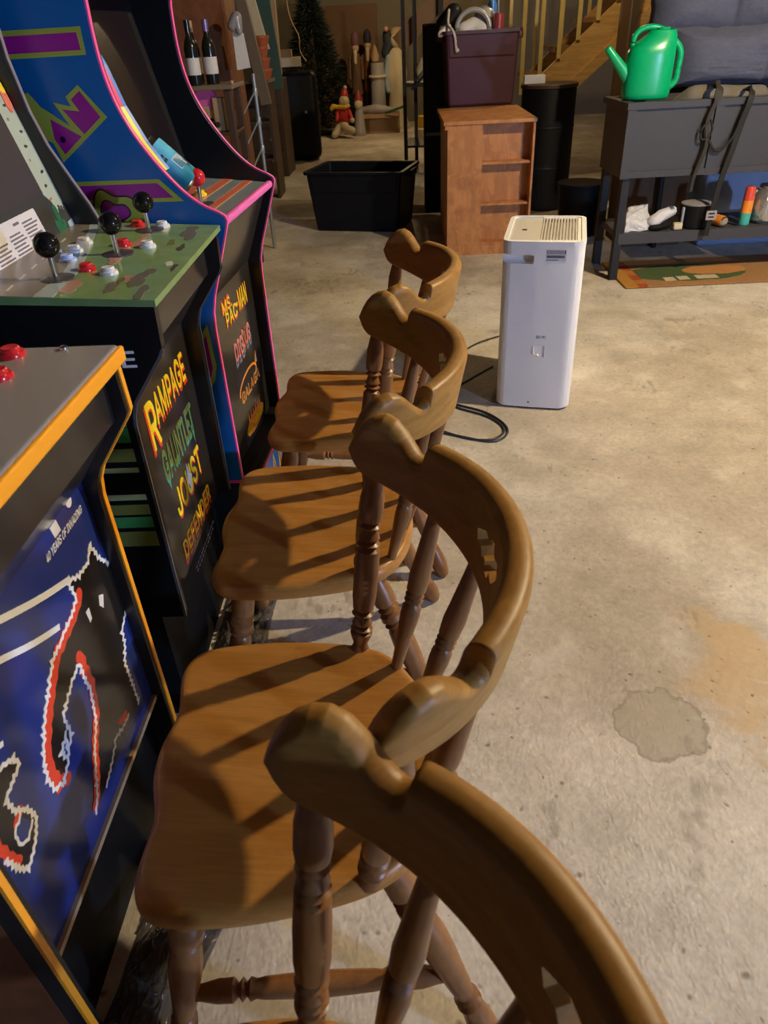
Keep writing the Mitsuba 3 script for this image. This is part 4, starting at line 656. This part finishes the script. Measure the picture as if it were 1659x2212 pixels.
t = thing('folded_cloth', 'crumpled greyish cloth on the planter beside the watering can', 'cloth'); add(t, unman(chain([(1.19, 4.50, .85, .06), (1.24, 4.46, .90, .055), (1.33, 4.50, .905, .05), (1.45, 4.50, .90, .045), (1.60, 4.52, .90, .04)]).refine_to_length(.02)), 'm_cloth_grey', 60)
def ribbon(pts, w, th=.003, n=40, normal=(0, -1, 0), twist=0.0):
    p_ = spline(pts, n); tt = np.gradient(p_, axis=0); tt /= np.linalg.norm(tt, axis=1, keepdims=True); sd = np.cross(tt, np.asarray(normal, float)); sd /= np.linalg.norm(sd, axis=1, keepdims=True)
    nn = np.cross(sd, tt); ang = np.linspace(0, twist, n)[:, None]; sd, nn = sd * np.cos(ang) + nn * np.sin(ang), nn * np.cos(ang) - sd * np.sin(ang)
    w = np.broadcast_to(w, (n,))[:, None]; c4 = [p_ + sd * w / 2 + nn * th, p_ - sd * w / 2 + nn * th, p_ - sd * w / 2 - nn * th, p_ + sd * w / 2 - nn * th]; v = np.stack(c4, 1).reshape(-1, 3); f = []
    for i in range(n - 1):
        for j in range(4): k = (j + 1) % 4; f += [[i * 4 + j, i * 4 + k, i * 4 + 4 + k], [i * 4 + j, i * 4 + 4 + k, i * 4 + 4 + j]]
    f += [[0, 2, 1], [0, 3, 2], [4 * n - 4, 4 * n - 3, 4 * n - 2], [4 * n - 4, 4 * n - 2, 4 * n - 1]]; return trimesh.Trimesh(v, f, process=False)
py = lambda x, o=-.045: 4.285 + (x - .895) * .105 + o
t = thing('strap', 'dark webbing strap hanging in a loop over the planter front, left of two', 'strap')
add(t + '__webbing', ribbon([(1.33, 4.50, .95), (1.315, py(1.31), .915), (1.300, py(1.3), .86), (1.285, py(1.29), .80), (1.300, py(1.3), .72), (1.285, py(1.28), .62), (1.265, py(1.27), .53), (1.262, py(1.26), .47)], np.r_[np.full(14, .042), np.full(26, .022)], twist=.6), 'm_strap_light', 50)
add(t + '__loop', tube(spline([(1.29, py(1.3), .80), (1.262, py(1.26), .765), (1.275, py(1.28), .72), (1.305, py(1.3), .735), (1.315, py(1.31), .775), (1.30, py(1.3), .81)], 40), .006), 'm_strap', True); add(t + '__loop', tube(spline([(1.31, py(1.31), .715), (1.36, py(1.36), .665), (1.415, py(1.41), .70), (1.45, py(1.45), .79), (1.472, py(1.47), .885)], 40), .007), 'm_strap', True)
t = thing('strap', 'long dark strap with a grey buckle hanging down to the planter shelf', 'strap')
add(t + '__webbing', ribbon([(1.50, 4.46, .93), (1.485, py(1.49), .91), (1.465, py(1.47), .80), (1.44, py(1.44), .65), (1.42, py(1.42), .55), (1.405, py(1.41), .42), (1.395, py(1.40, -.05), .30), (1.390, py(1.39, -.05), .235)], .030, twist=.4), 'm_strap', 50)
bk = sg.box(-.026, -.022, .026, .022).difference(sg.box(-.018, .003, .018, .015)).difference(sg.box(-.018, -.015, .018, -.003)); add(t + '__buckle', mapped(prism(bk.buffer(.002), .008), (1.397, py(1.4, -.052), .345), (1, .1, 0), (0, 0, 1), (0, -1, 0)), 'm_deck_grey', 30)
sy = lambda x, o=.08: 4.285 + (x - .895) * .105 + o
t = thing('plastic_bag', 'crumpled white plastic wrapping at the left end of the planter shelf', 'plastic wrapping')
def crumple(m, a, s, sd): v = m.vertices; n = m.vertex_normals; m = m.copy(); m.vertices = v + n * ((meshkit.fbm(v * s, 3, sd)[:, None] - .5) * a); return m
add(t, crumple(trimesh.Trimesh(*[getattr(hull([(.955, sy(.955, .03), .260), (1.10, sy(1.1, .03), .260), (1.12, sy(1.1, .2), .260), (.955, sy(.955, .2), .260), (.955, sy(.955, .04), .325), (1.10, sy(1.1, .18), .375), (1.00, sy(1.0, .2), .36), (1.09, sy(1.1, .06), .30)]), q_) for q_ in ('vertices', 'faces')]).subdivide_to_size(.014), .03, 30, 2), 'm_bag_white')
t = thing('dust_mask', 'white and grey cloth mask with a dark strap beside the white wrapping', 'mask')
add(t + '__mask_shell', crumple(unman(chain([(1.115, sy(1.12, .06), .30, .035), (1.16, sy(1.16, .08), .325, .034), (1.22, sy(1.22, .10), .345, .03)]).refine_to_length(.012)), .015, 40, 5), 'm_bag_white', 60); add(t + '__cuff', unman(chain([(1.10, sy(1.1, .03), .275, .014), (1.14, sy(1.14, .02), .278, .016), (1.20, sy(1.2, .05), .285, .018)])), 'm_black_matt', 50)
t = thing('small_block', 'small cream block lying beside the black pot on the shelf', 'block'); add(t, rbox(1.222, 1.272, sy(1.25, .01), sy(1.25, .05), .259, .296, .008), 'm_cream', 30)
t = thing('pot', 'black round pot with a pale lid on the planter shelf', 'pot')
add(t + '__pot_body', lathe([(.001, 0), (.074, 0), (.080, .006), (.085, .12), (.080, .122), (.001, .1225)], (1.352, sy(1.35, .085), .258), 36), 'm_black_matt', 35); add(t + '__lid', lathe([(.001, 0), (.083, 0), (.084, .006), (.06, .012), (.001, .014)], (1.352, sy(1.35, .085), .3805), 36), 'm_deck_grey', 35); add(t + '__clasp', rbox(1.262, 1.276, sy(1.27, .03), sy(1.27, .05), .29, .375, .004), 'm_galv', 30)
t = thing('drink_can', 'small orange can lying on its side behind the hanging strap', 'can')
add(t + '__can_body', turned((1.44, sy(1.44, .16), .289), (1.505, sy(1.5, .03), .289), [(0, .027), (.03, .0295), (.95, .0295), (1, .027)], 28), 'm_spray_orange', 40); add(t + '__can_lid', turned((1.5045, sy(1.5, .031), .289), (1.508, sy(1.5, .024), .289), [(0, .027), (.5, .026), (.6, .022), (1, .021)], 28), 'm_chrome', 40)
t = thing('spray_can', 'upright red, orange and teal spray can on the planter shelf', 'spray can'); X, Yc = 1.632, sy(1.63, .07)
for n_, m_, pr in (('lower_band', 'm_spray_teal', [(.001, 0), (.026, 0), (.029, .004), (.029, .065), (.001, .066)]), ('middle_band', 'm_spray_orange', [(.029, .065), (.029, .130), (.001, .131)]), ('upper_band', 'm_spray_red', [(.029, .130), (.029, .150), (.001, .1505)]), ('cap', 'm_spray_red', [(.027, .150), (.027, .185), (.022, .200), (.001, .2005)])): add(t + '__' + n_, lathe(pr, (X, Yc, .2585), 28), m_, 40)
t = thing('glass_jar', 'silvery dimpled round jar at the right end of the planter shelf', 'jar'); jm = lathe([(.001, 0), (.075, 0), (.095, .02), (.102, .07), (.098, .13), (.075, .17), (.06, .18), (.06, .195), (.001, .196)], (1.765, sy(1.75, .12), .2585), 48); add(t, crumple(jm.subdivide_to_size(.012), .006, 90, 4), 'm_jar_metal', 60)
t = thing('strap', 'thin black strap end lying on the shelf beside the spray can', 'strap'); add(t, hull([(1.545, sy(1.55, .13), .259), (1.565, sy(1.55, .14), .259), (1.60, sy(1.6, .05), .259), (1.585, sy(1.6, .04), .259), (1.55, sy(1.55, .13), .266), (1.59, sy(1.6, .05), .264)]), 'm_black_matt')
t = thing('storage_bin', 'blue plastic bin standing on the floor behind the planter', 'storage bin'); tote(t, 1.98, 5.22, 6.0, 0.0, 0.86, .38, .92, .42, .56, 'm_blue_bin', False)
t = thing('cardboard_box', 'brown cardboard box on the floor behind the planter legs', 'box'); k = Spot(t, 1.08, 5.02, 5); k.put('box_body', rbox(0, .40, 0, .34, 0, .42, .004), 'm_cardboard_dark', 30); k.put('flap', box(0, .40, -.006, .16, .42, .426), 'm_cardboard_dark')
t = thing('bucket', 'dark round bucket on the floor left of the brown box behind the planter', 'bucket'); add(t, lathe([(.001, 0), (.13, 0), (.155, .32), (.162, .325), (.162, .34), (.001, .341)], (.86, 5.42, 0), 36), 'm_tote_black', 35)
# rug
def rug(p_, n, uv):
    ca, sa_ = math.cos(math.radians(5.5)), math.sin(math.radians(5.5)); X = (p_.x - .955) * ca + (p_.y - 4.11) * sa_; Y = -(p_.x - .955) * sa_ + (p_.y - 4.11) * ca
    w = (fbm(p_.x * 14, p_.y * 14, 0.0, 3) - .5) * .12; f = noise(p_.x * 300, p_.y * 300)
    col = mi.Color3f(.40, .20, .075); col = mix(col, mi.Color3f(.075, .115, .035), dr.select((dr.square((X - .42) / .34) + dr.square((Y - .23) / (.165)) + w * 3 < 1), 1.0, 0.0))
    col = mix(col, mi.Color3f(.56, .24, .07), dr.select(dr.square((X - .60) / .19) + dr.square((Y - .26) / .085) + w * 5 < 1, 1.0, 0.0))
    for cx, cy in ((.285, .115), (.365, .125), (.47, .13), (.53, .13)): col = mix(col, mi.Color3f(.62, .50, .33), dr.select(dr.maximum(dr.abs(X - cx) / .032, dr.abs(Y - cy) / .035) + w < 1, 1.0, 0.0))
    col = mix(col, mi.Color3f(.52, .24, .035), dr.select((X < .13), 1.0, 0.0)); chk = dr.select((X > .075) & (X < .13), 1.0, 0.0) * dr.select(noise(X * 0, Y * 11 + 3) > .45, 1.0, .35); col = mix(col, mi.Color3f(.42, .075, .02), chk)
    col = mix(col, mi.Color3f(.48, .12, .05), dr.select((X > .95) & (Y > .2), .8, 0.0)); return col * (.62 + .30 * f)
mat('rug', rug, .9, bump=lambda p_, n, uv: noise(p_.x * 260, p_.y * 260), bscale=.003)
t = thing('rug', 'orange, red and green patterned rug on the floor under the planter', 'rug'); k = Spot(t, .955, 4.11, 5.5); k.put('', rbox(0, 1.22, 0, .52, 0.0005, .011, .005), 'm_rug', 40)

# ------------------------------------------------------------------ behind the cabinets and the far storage corner
t = thing('wood_cupboard', 'tall rust-brown wooden cupboard behind the pink-edged cabinet', 'cupboard')
k = Spot(t, -2.55, 5.15, 8); k.put('carcass', rbox(0, 1.12, 0.02, .55, 0, 2.05, .006), 'm_rust_panel', 30); k.put('door', rbox(.01, .555, 0, .022, .04, 2.03, .004), 'm_rust_panel', 30); k.put('door', rbox(.562, 1.11, 0, .022, .04, 2.03, .004), 'm_rust_panel', 30); k.put('door__knob', sph((.59, -.012, 1.0), .014), 'm_chrome', True)
t = thing('wine_rack_table', 'small dark wooden side table carrying the wine bottles', 'table')
k = Spot(t, -1.85, 4.50, 4); k.put('tabletop', rbox(0, .60, 0, .36, 1.030, 1.055, .006), 'm_taupe', 30); k.put('tabletop__knob', sph((.592, .03, 1.062), .013), 'm_deck_rose', True)
for a, b_ in ((.02, .02), (.54, .02), (.02, .30), (.54, .30)): k.put('leg', rbox(a, a + .04, b_, b_ + .04, 0, 1.03, .004), 'm_dark_brown', 30)
for z in (.80, .62, .44): k.put('lower_shelf', rbox(.02, .58, .02, .34, z, z + .018, .004), 'm_dark_brown', 30)
def wine(x, y, z, lab, foil, tilt=0):
    t = thing('wine_bottle', lab, 'bottle'); add(t + '__glass', lathe([(.001, 0), (.034, 0), (.037, .006), (.037, .175), (.030, .205), (.015, .235), (.0145, .30), (.001, .301)], (x, y, z), 28), 'm_bottle_dark', 40); add(t + '__foil', lathe([(.0155, .25), (.016, .305), (.001, .3065)], (x, y, z), 24), foil, 40); add(t + '__paper_label', lathe([(.0374, .05), (.0376, .052), (.0376, .13), (.0374, .132)], (x, y, z), 28), 'm_paper_label', 40)
wine(-1.470, 4.585, 1.055, 'dark wine bottle with a white label, left of two', 'm_bottle_dark'); wine(-1.385, 4.64, 1.055, 'dark wine bottle with violet foil, right of two', 'm_foil_violet'); wine(-1.505, 4.74, 1.055, 'dark wine bottle with a tan top behind the front two', 'm_stud')
for i, (x, z) in enumerate(((-1.46, .82), (-1.40, .64))):
    t = thing('lying_bottle', ('dark bottle lying on the upper shelf of the bottle table', 'dark bottle lying on the middle shelf of the bottle table')[i], 'bottle'); add(t, turned((x - .10, 4.76, z + .038), (x + .09, 4.55, z + .038), [(0, .030), (.02, .036), (.6, .036), (.74, .016), (1, .015)], 24), 'm_bottle_dark', 40)
for i, (x0, x1, z0, z1, yy) in enumerate(((-1.52, -1.43, .82, .95, 4.62), (-1.40, -1.335, .82, .99, 4.60), (-1.42, -1.345, .46, .58, 4.62))):
    t = thing('paper_stack', ('pale papers upright on the bottle table shelf', 'pale carton upright beside the papers under the bottles', 'pale carton on the low shelf of the bottle table')[i], 'papers'); add(t, rbox(x0, x1, yy, yy + .05, z0, z1, .003), 'm_stud', 30)
t = thing('dish', 'pink dish standing under the bottle table top', 'dish'); add(t, turned((-1.44, 4.62, .985), (-1.44, 4.66, .995), [(0, .01), (0, .06), (1, .055)], 24), 'm_rail_pink', 40)
t = thing('wire_rack', 'silver metal rack with diagonal braces behind the pink-edged cabinet', 'rack')
pa, pb = np.array([-1.318, 4.86]), np.array([-1.295, 5.22])
for q_, h in ((pa, .985), (pb, 1.075)):
    add(t + '__post', rod((q_[0], q_[1], 0), (q_[0], q_[1], h), .0125), 'm_galv', True)
for i in range(5):
    z = .22 + .165 * i; add(t + '__brace', rod((*pa, z - .03), (*pb, z + .10), .006), 'm_galv', True); add(t + '__collar', rod((*pb, z + .07), (*pb, z + .115), .017), 'm_galv', True)
t = thing('paper_sheet', 'white paper sheet hanging on the brown cupboard edge', 'paper'); add(t, mapped(prism(P([(0, 0), (.085, .01), (.075, .19), (.01, .20)]), .004), (-1.37, 5.14, 1.10), (1, 0.1, 0), (-.04, 0, 1), (0, -1, 0)), 'm_paper_label')
t = thing('cloth_bundle', 'grey-white cloth bundle on the cupboard shelf near the top edge', 'cloth'); add(t, unman(chain([(-1.36, 5.12, 1.33, .03), (-1.33, 5.13, 1.37, .034), (-1.32, 5.12, 1.30, .02)])), 'm_deck_grey', 60)
t = thing('leaning_plank', 'grey-brown plank leaning left of the far corner', 'plank'); add(t, board(np.array([-1.80, 1.95]), np.array([-1.63, .78]), .085, 6.9, 6.95), 'm_taupe')
t = thing('paint_shelf', 'dark wooden shelf unit behind the leaning plank', 'shelf unit'); k = Spot(t, -2.02, 7.05, 4); k.put('side_board', box(.36, .385, 0, .35, 0, .93), 'm_dark_brown'); k.put('side_board', box(0, .025, 0, .35, 0, .93), 'm_dark_brown'); k.put('top_board', box(-.01, .40, -.01, .36, .93, .955), 'm_taupe')
for z in (.62, .32): k.put('shelf', box(.025, .36, 0, .35, z, z + .02), 'm_dark_brown')
for i, (dx, z, r_) in enumerate(((0, .955, .070), (.005, 1.035, .058), (.0, 1.115, .056), (.01, 1.195, .064))):
    t = thing('clay_pot', ('wide terracotta-red pot at the bottom of the stack on the shelf unit', 'terracotta-red pot, second from the bottom of the stack', 'terracotta-red pot, third from the bottom of the stack', 'terracotta-red pot at the top of the stack')[i], 'pot'); add(t, lathe([(.001, 0), (r_ * .75, 0), (r_, .055), (r_ * 1.08, .06), (r_ * 1.08, .078), (.001, .079)], (-1.685 + dx, 7.20, z), 28), 'm_rust_red', 40)
t = thing('hanging_cloth', 'dark teal cloth hanging behind the red pots', 'cloth'); add(t, ribbon([(-1.72, 7.62, 1.75), (-1.71, 7.60, 1.4), (-1.69, 7.62, 1.1), (-1.68, 7.60, .85)], .13, .012), 'm_teal_cloth', 50)
t = thing('cream_panel', 'cream painted board standing behind the leaning plank', 'board'); add(t, board(np.array([-1.80, 1.62]), np.array([-1.70, 1.16]), .11, 7.35, 7.37), 'm_cream')
t = thing('wall_stud', 'pale upright wooden stud left of the dark tree', 'stud'); add(t, board(np.array([-1.70, 2.7]), np.array([-1.735, .95]), .06, 8.0, 8.06), 'm_stud'); 
t = thing('wood_chest', 'dark brown carved chest of drawers left of the black case', 'chest of drawers'); k = Spot(t, -2.35, 8.25, 3); k.put('carcass', rbox(0, .56, 0.012, .5, 0, .90, .008), 'm_dark_brown', 30)
for i in range(4): k.put('drawer', rbox(.02, .54, 0, .02, .06 + .205 * i, .25 + .205 * i, .006), 'm_dark_brown', 30); k.put('drawer__knob', sph((.40, -.008, .155 + .205 * i), .014), 'm_taupe', True)
t = thing('hard_case', 'tall black round-cornered case standing before the dark tree', 'case'); k = Spot(t, -2.15, 9.25, 9); k.put('shell', rbox(-.02, .56, 0, .34, .02, .92, .07, 16), 'm_tote_black', 40); k.put('latch', rbox(.40, .43, -.008, .004, .50, .53, .003), 'm_galv', 30)
for a in (.08, .46): k.put('wheel', xform(rod((a, .06, .03), (a, .12, .03), .03, 16), 0, 0, 0), 'm_frame_dark', 30)
k.put('handle', tube(spline([(.18, .15, .91), (.19, .15, .95), (.27, .15, .96), (.35, .15, .95), (.36, .15, .91)], 24), .01), 'm_frame_dark', True)
t = thing('carton', 'cream carton lying on the black case', 'box'); k = Spot(t, -2.10, 9.36, 10); k.put('', rbox(0, .34, 0, .20, .962, 1.055, .004), 'm_cream', 30)
t = thing('carton', 'flat orange-brown carton on top of the cream carton', 'box'); k = Spot(t, -2.06, 9.37, 8); k.put('', rbox(0, .20, 0, .18, 1.056, 1.13, .004), 'm_cardboard', 30)
# dark artificial tree
t = thing('artificial_tree', 'large dark green artificial tree in the far corner', 'tree'); TX, TY = -2.06, 11.95
add(t + '__trunk', rod((TX, TY, 0), (TX, TY, 1.75), .04), 'm_tree_trunk', True); add(t + '__base', lathe([(.001, 0), (.25, 0), (.22, .03), (.05, .06), (.001, .061)], (TX, TY, 0)), 'm_black_matt', 40)
nb = 3600; hh = nrg.rand(nb) ** .8; zz = .12 + hh * 1.60; rr = (1 - hh) * .58 + .05; an = nrg.rand(nb) * 6.283; rad = rr * np.sqrt(nrg.rand(nb)) ; V_, F_ = [], []
for i in range(nb):
    c0 = np.array([TX + rad[i] * math.cos(an[i]), TY + rad[i] * math.sin(an[i]), zz[i]]); dd = np.array([math.cos(an[i]), math.sin(an[i]), nrg.uniform(-.5, .5)]) * nrg.uniform(.07, .15); s_ = np.cross(dd, nrg.randn(3)); s_ = s_ / np.linalg.norm(s_) * .012; V_ += [c0 - s_, c0 + s_, c0 + dd, c0 - np.cross(s_, dd / np.linalg.norm(dd))]; F_ += [[4 * i, 4 * i + 1, 4 * i + 2], [4 * i, 4 * i + 2, 4 * i + 3], [4 * i + 1, 4 * i + 3, 4 * i + 2]]
k_ = add(t + '__needles', trimesh.Trimesh(np.array(V_), F_, process=False), 'm_tree_green'); labels[k_] = {'label': 'dark green needles', 'kind': 'stuff'}
t = thing('hanging_cable', 'thin pale cable hanging down in front of the dark tree', 'cable'); add(t, tube(spline([(-2.10, 10.5, 2.69), (-2.05, 10.5, 1.9), (-2.02, 10.5, 1.36), (-1.96, 10.5, 1.22), (-1.97, 10.5, 1.12), (-1.90, 10.5, .98)], 30), .008), 'm_stud', True)
t = thing('hardboard_sheet', 'brown hardboard sheet leaning on the far wall', 'board'); add(t, xform(box(0, .88, 0, .02, 0, 1.60), -2.08, 12.75, 0, 0, -5), 'm_board_brown')
# figures and boxes in the far corner
t = thing('cardboard_carton', 'open cardboard carton on the floor under the statues', 'box'); k = Spot(t, -1.43, 11.72, 3)
k.put('box_body', unman(man(box(0, .60, 0, .27, 0, .26)) - man(box(.01, .59, .01, .26, .02, .4))), 'm_cardboard'); k.put('flap', hull([(0.02, -.10, .21), (.58, -.10, .21), (.60, 0, .26), (0, 0, .26), (.60, .004, .262), (0, .004, .262), (.02, -.10, .214), (.58, -.10, .214)]), 'm_cardboard')
t = thing('cloth_roll', 'grey cloth roll lying over the carton', 'cloth'); add(t, unman(chain([(-1.40, 11.78, .30, .045), (-1.15, 11.75, .325, .06), (-.92, 11.78, .29, .04)]).refine_to_length(.03)), 'm_candle_grey', 60)
t = thing('lying_tube', 'green tube lying across the right of the carton', 'tube'); add(t, rod((-1.02, 11.66, .27), (-.72, 11.55, .36), .016), 'm_bezel_green', True)
t = thing('robed_statue', 'cream and blue robed statue with a dark cape standing right of the candle', 'statue')
sx, sy_ = -.900, 12.30
add(t + '__robe', lathe([(.001, .05), (.17, .05), (.165, .10), (.12, .30), (.11, .45), (.15, .58), (.165, .72), (.14, .90), (.10, 1.00), (.05, 1.04), (.001, 1.045)], (sx, sy_, 0), 28), 'm_cream', 50)
add(t + '__plinth', lathe([(.001, 0), (.20, 0), (.20, .05), (.001, .051)], (sx, sy_, 0), 28), 'm_cream', 40); add(t + '__cloak', unman(chain([(sx - .11, sy_ - .06, .52, .05), (sx - .12, sy_ - .06, .72, .062), (sx - .09, sy_ - .06, .92, .055)])), 'm_pale_blue', 50)
add(t + '__head', sph((sx + .01, sy_ - .02, 1.13), (.075, .075, .095)), 'm_cream', True); add(t + '__cape', unman(chain([(sx - .13, sy_ - .02, .98, .075), (sx - .09, sy_ + .02, 1.08, .085), (sx - .11, sy_ + .02, 1.20, .07)])), 'm_cape', 50); add(t + '__hat', unman(chain([(sx + .0, sy_, 1.22, .07), (sx + .06, sy_, 1.225, .065)])), 'm_stud', 50); add(t + '__hat__flower', sph((sx - .12, sy_ - .06, 1.27), .038), 'm_deck_rose', True)
t = thing('candle_figure', 'tall grey candle-shaped figure behind the carton', 'statue'); add(t + '__candle', lathe([(.001, 0), (.115, 0), (.112, .10), (.10, .60), (.095, .75), (.001, .751)], (-1.165, 12.19, .12), 28), 'm_candle_grey', 40); add(t + '__flame', lathe([(.001, 0), (.055, .02), (.062, .08), (.03, .18), (.001, .23)], (-1.19, 12.19, .87), 20), 'm_stud', 50); add(t + '__wreath', tube(np.c_[-1.165 + .115 * np.cos(q), 12.19 + .115 * np.sin(q), np.full(60, .70)], .02), 'm_cream', True); add(t + '__stand', rbox(-1.285, -1.105, 12.06, 12.32, 0, .12, .01), 'm_cardboard_dark', 30)
def soldier(x, y, z, lab, coat, hat):
    t = thing('wooden_soldier', lab, 'figurine'); add(t + '__coat', lathe([(.001, 0), (.085, 0), (.07, .25), (.075, .45), (.05, .52), (.001, .521)], (x, y, z), 22), coat, 50); add(t + '__face', sph((x, y, z + .58), (.052, .052, .065)), 'm_skin', True); add(t + '__beard', unman(chain([(x, y - .05, z + .53, .03), (x, y - .065, z + .40, .022)])), 'm_cream', 50); add(t + '__hat', lathe([(.001, 0), (.055, 0), (.06, .06), (.048, .13), (.02, .16), (.001, .165)], (x, y, z + .62), 20), hat, 50)
    for dx in (-.085, .085): add(t + '__arm', unman(chain([(x + dx, y, z + .45, .025), (x + dx * 1.1, y - .02, z + .30, .022), (x + dx * 1.1, y - .05, z + .20, .02)])), coat, 50)
    add(t + '__plinth', lathe([(.001, -z), (.078, -z), (.078, -.001), (.001, 0)], (x, y, z), 22), 'm_dark_brown', 40)
soldier(-1.48, 12.26, .48, 'brown-coated wooden soldier figure with a mauve hat, left of a pair', 'm_board_brown', 'm_hat_mauve'); soldier(-1.32, 12.47, .50, 'dark red wooden soldier figure with a dark hat, right of a pair', 'm_rust_panel', 'm_cape')
t = thing('seated_doll', 'seated toy figure in a red sweater with yellow scarf on the floor', 'figurine'); dx, dy = -1.60, 11.45
add(t + '__sweater', unman(chain([(dx, dy, .24, .10), (dx + .01, dy, .33, .085)])), 'm_toy_red', 50); add(t + '__head', sph((dx + .02, dy - .02, .455), (.075, .072, .075)), 'm_cream', True); add(t + '__cap', unman(chain([(dx + .02, dy + .01, .52, .062), (dx + .03, dy + .02, .585, .035)])), 'm_toy_red', 50); add(t + '__cap__pompom', sph((dx + .04, dy + .02, .62), .026), 'm_cream', True)
add(t + '__scarf', unman(chain([(dx - .05, dy - .05, .395, .028), (dx + .03, dy - .075, .385, .028), (dx + .08, dy - .04, .40, .026)])), 'm_toy_yellow', 50); add(t + '__scarf__tail', unman(chain([(dx - .06, dy - .04, .39, .026), (dx - .14, dy - .03, .40, .032), (dx - .165, dy - .03, .37, .028)])), 'm_toy_yellow', 50)
add(t + '__legs', unman(chain([(dx - .02, dy - .02, .17, .07), (dx + .05, dy - .12, .12, .055), (dx + .12, dy - .14, .10, .055)]) + chain([(dx - .06, dy - .02, .15, .06), (dx - .10, dy - .10, .08, .05), (dx - .13, dy - .12, .055, .05)])), 'm_cream', 50); add(t + '__arm', unman(chain([(dx + .08, dy - .02, .33, .032), (dx + .12, dy - .09, .25, .028)])), 'm_toy_red', 50); add(t + '__arm__mitten', sph((dx + .13, dy - .105, .225), .034), 'm_cream', True); add(t + '__arm', unman(chain([(dx - .08, dy - .02, .33, .03), (dx - .09, dy - .08, .24, .028)])), 'm_toy_red', 50)
t = thing('small_gnome', 'small white-faced figure with a dark red cap beside the seated toy', 'figurine'); add(t + '__face', sph((-1.40, 11.60, .40), (.06, .06, .07)), 'm_cream', True); add(t + '__robe', lathe([(.001, 0), (.09, 0), (.06, .30), (.04, .36), (.001, .361)], (-1.40, 11.62, 0)), 'm_candle_grey', 50); add(t + '__cap', lathe([(.065, 0), (.04, .08), (.001, .14)], (-1.40, 11.62, .44)), 'm_bottle_red', 50)

# ------------------------------------------------------------------ clear plastic film on the floor in front of the stands
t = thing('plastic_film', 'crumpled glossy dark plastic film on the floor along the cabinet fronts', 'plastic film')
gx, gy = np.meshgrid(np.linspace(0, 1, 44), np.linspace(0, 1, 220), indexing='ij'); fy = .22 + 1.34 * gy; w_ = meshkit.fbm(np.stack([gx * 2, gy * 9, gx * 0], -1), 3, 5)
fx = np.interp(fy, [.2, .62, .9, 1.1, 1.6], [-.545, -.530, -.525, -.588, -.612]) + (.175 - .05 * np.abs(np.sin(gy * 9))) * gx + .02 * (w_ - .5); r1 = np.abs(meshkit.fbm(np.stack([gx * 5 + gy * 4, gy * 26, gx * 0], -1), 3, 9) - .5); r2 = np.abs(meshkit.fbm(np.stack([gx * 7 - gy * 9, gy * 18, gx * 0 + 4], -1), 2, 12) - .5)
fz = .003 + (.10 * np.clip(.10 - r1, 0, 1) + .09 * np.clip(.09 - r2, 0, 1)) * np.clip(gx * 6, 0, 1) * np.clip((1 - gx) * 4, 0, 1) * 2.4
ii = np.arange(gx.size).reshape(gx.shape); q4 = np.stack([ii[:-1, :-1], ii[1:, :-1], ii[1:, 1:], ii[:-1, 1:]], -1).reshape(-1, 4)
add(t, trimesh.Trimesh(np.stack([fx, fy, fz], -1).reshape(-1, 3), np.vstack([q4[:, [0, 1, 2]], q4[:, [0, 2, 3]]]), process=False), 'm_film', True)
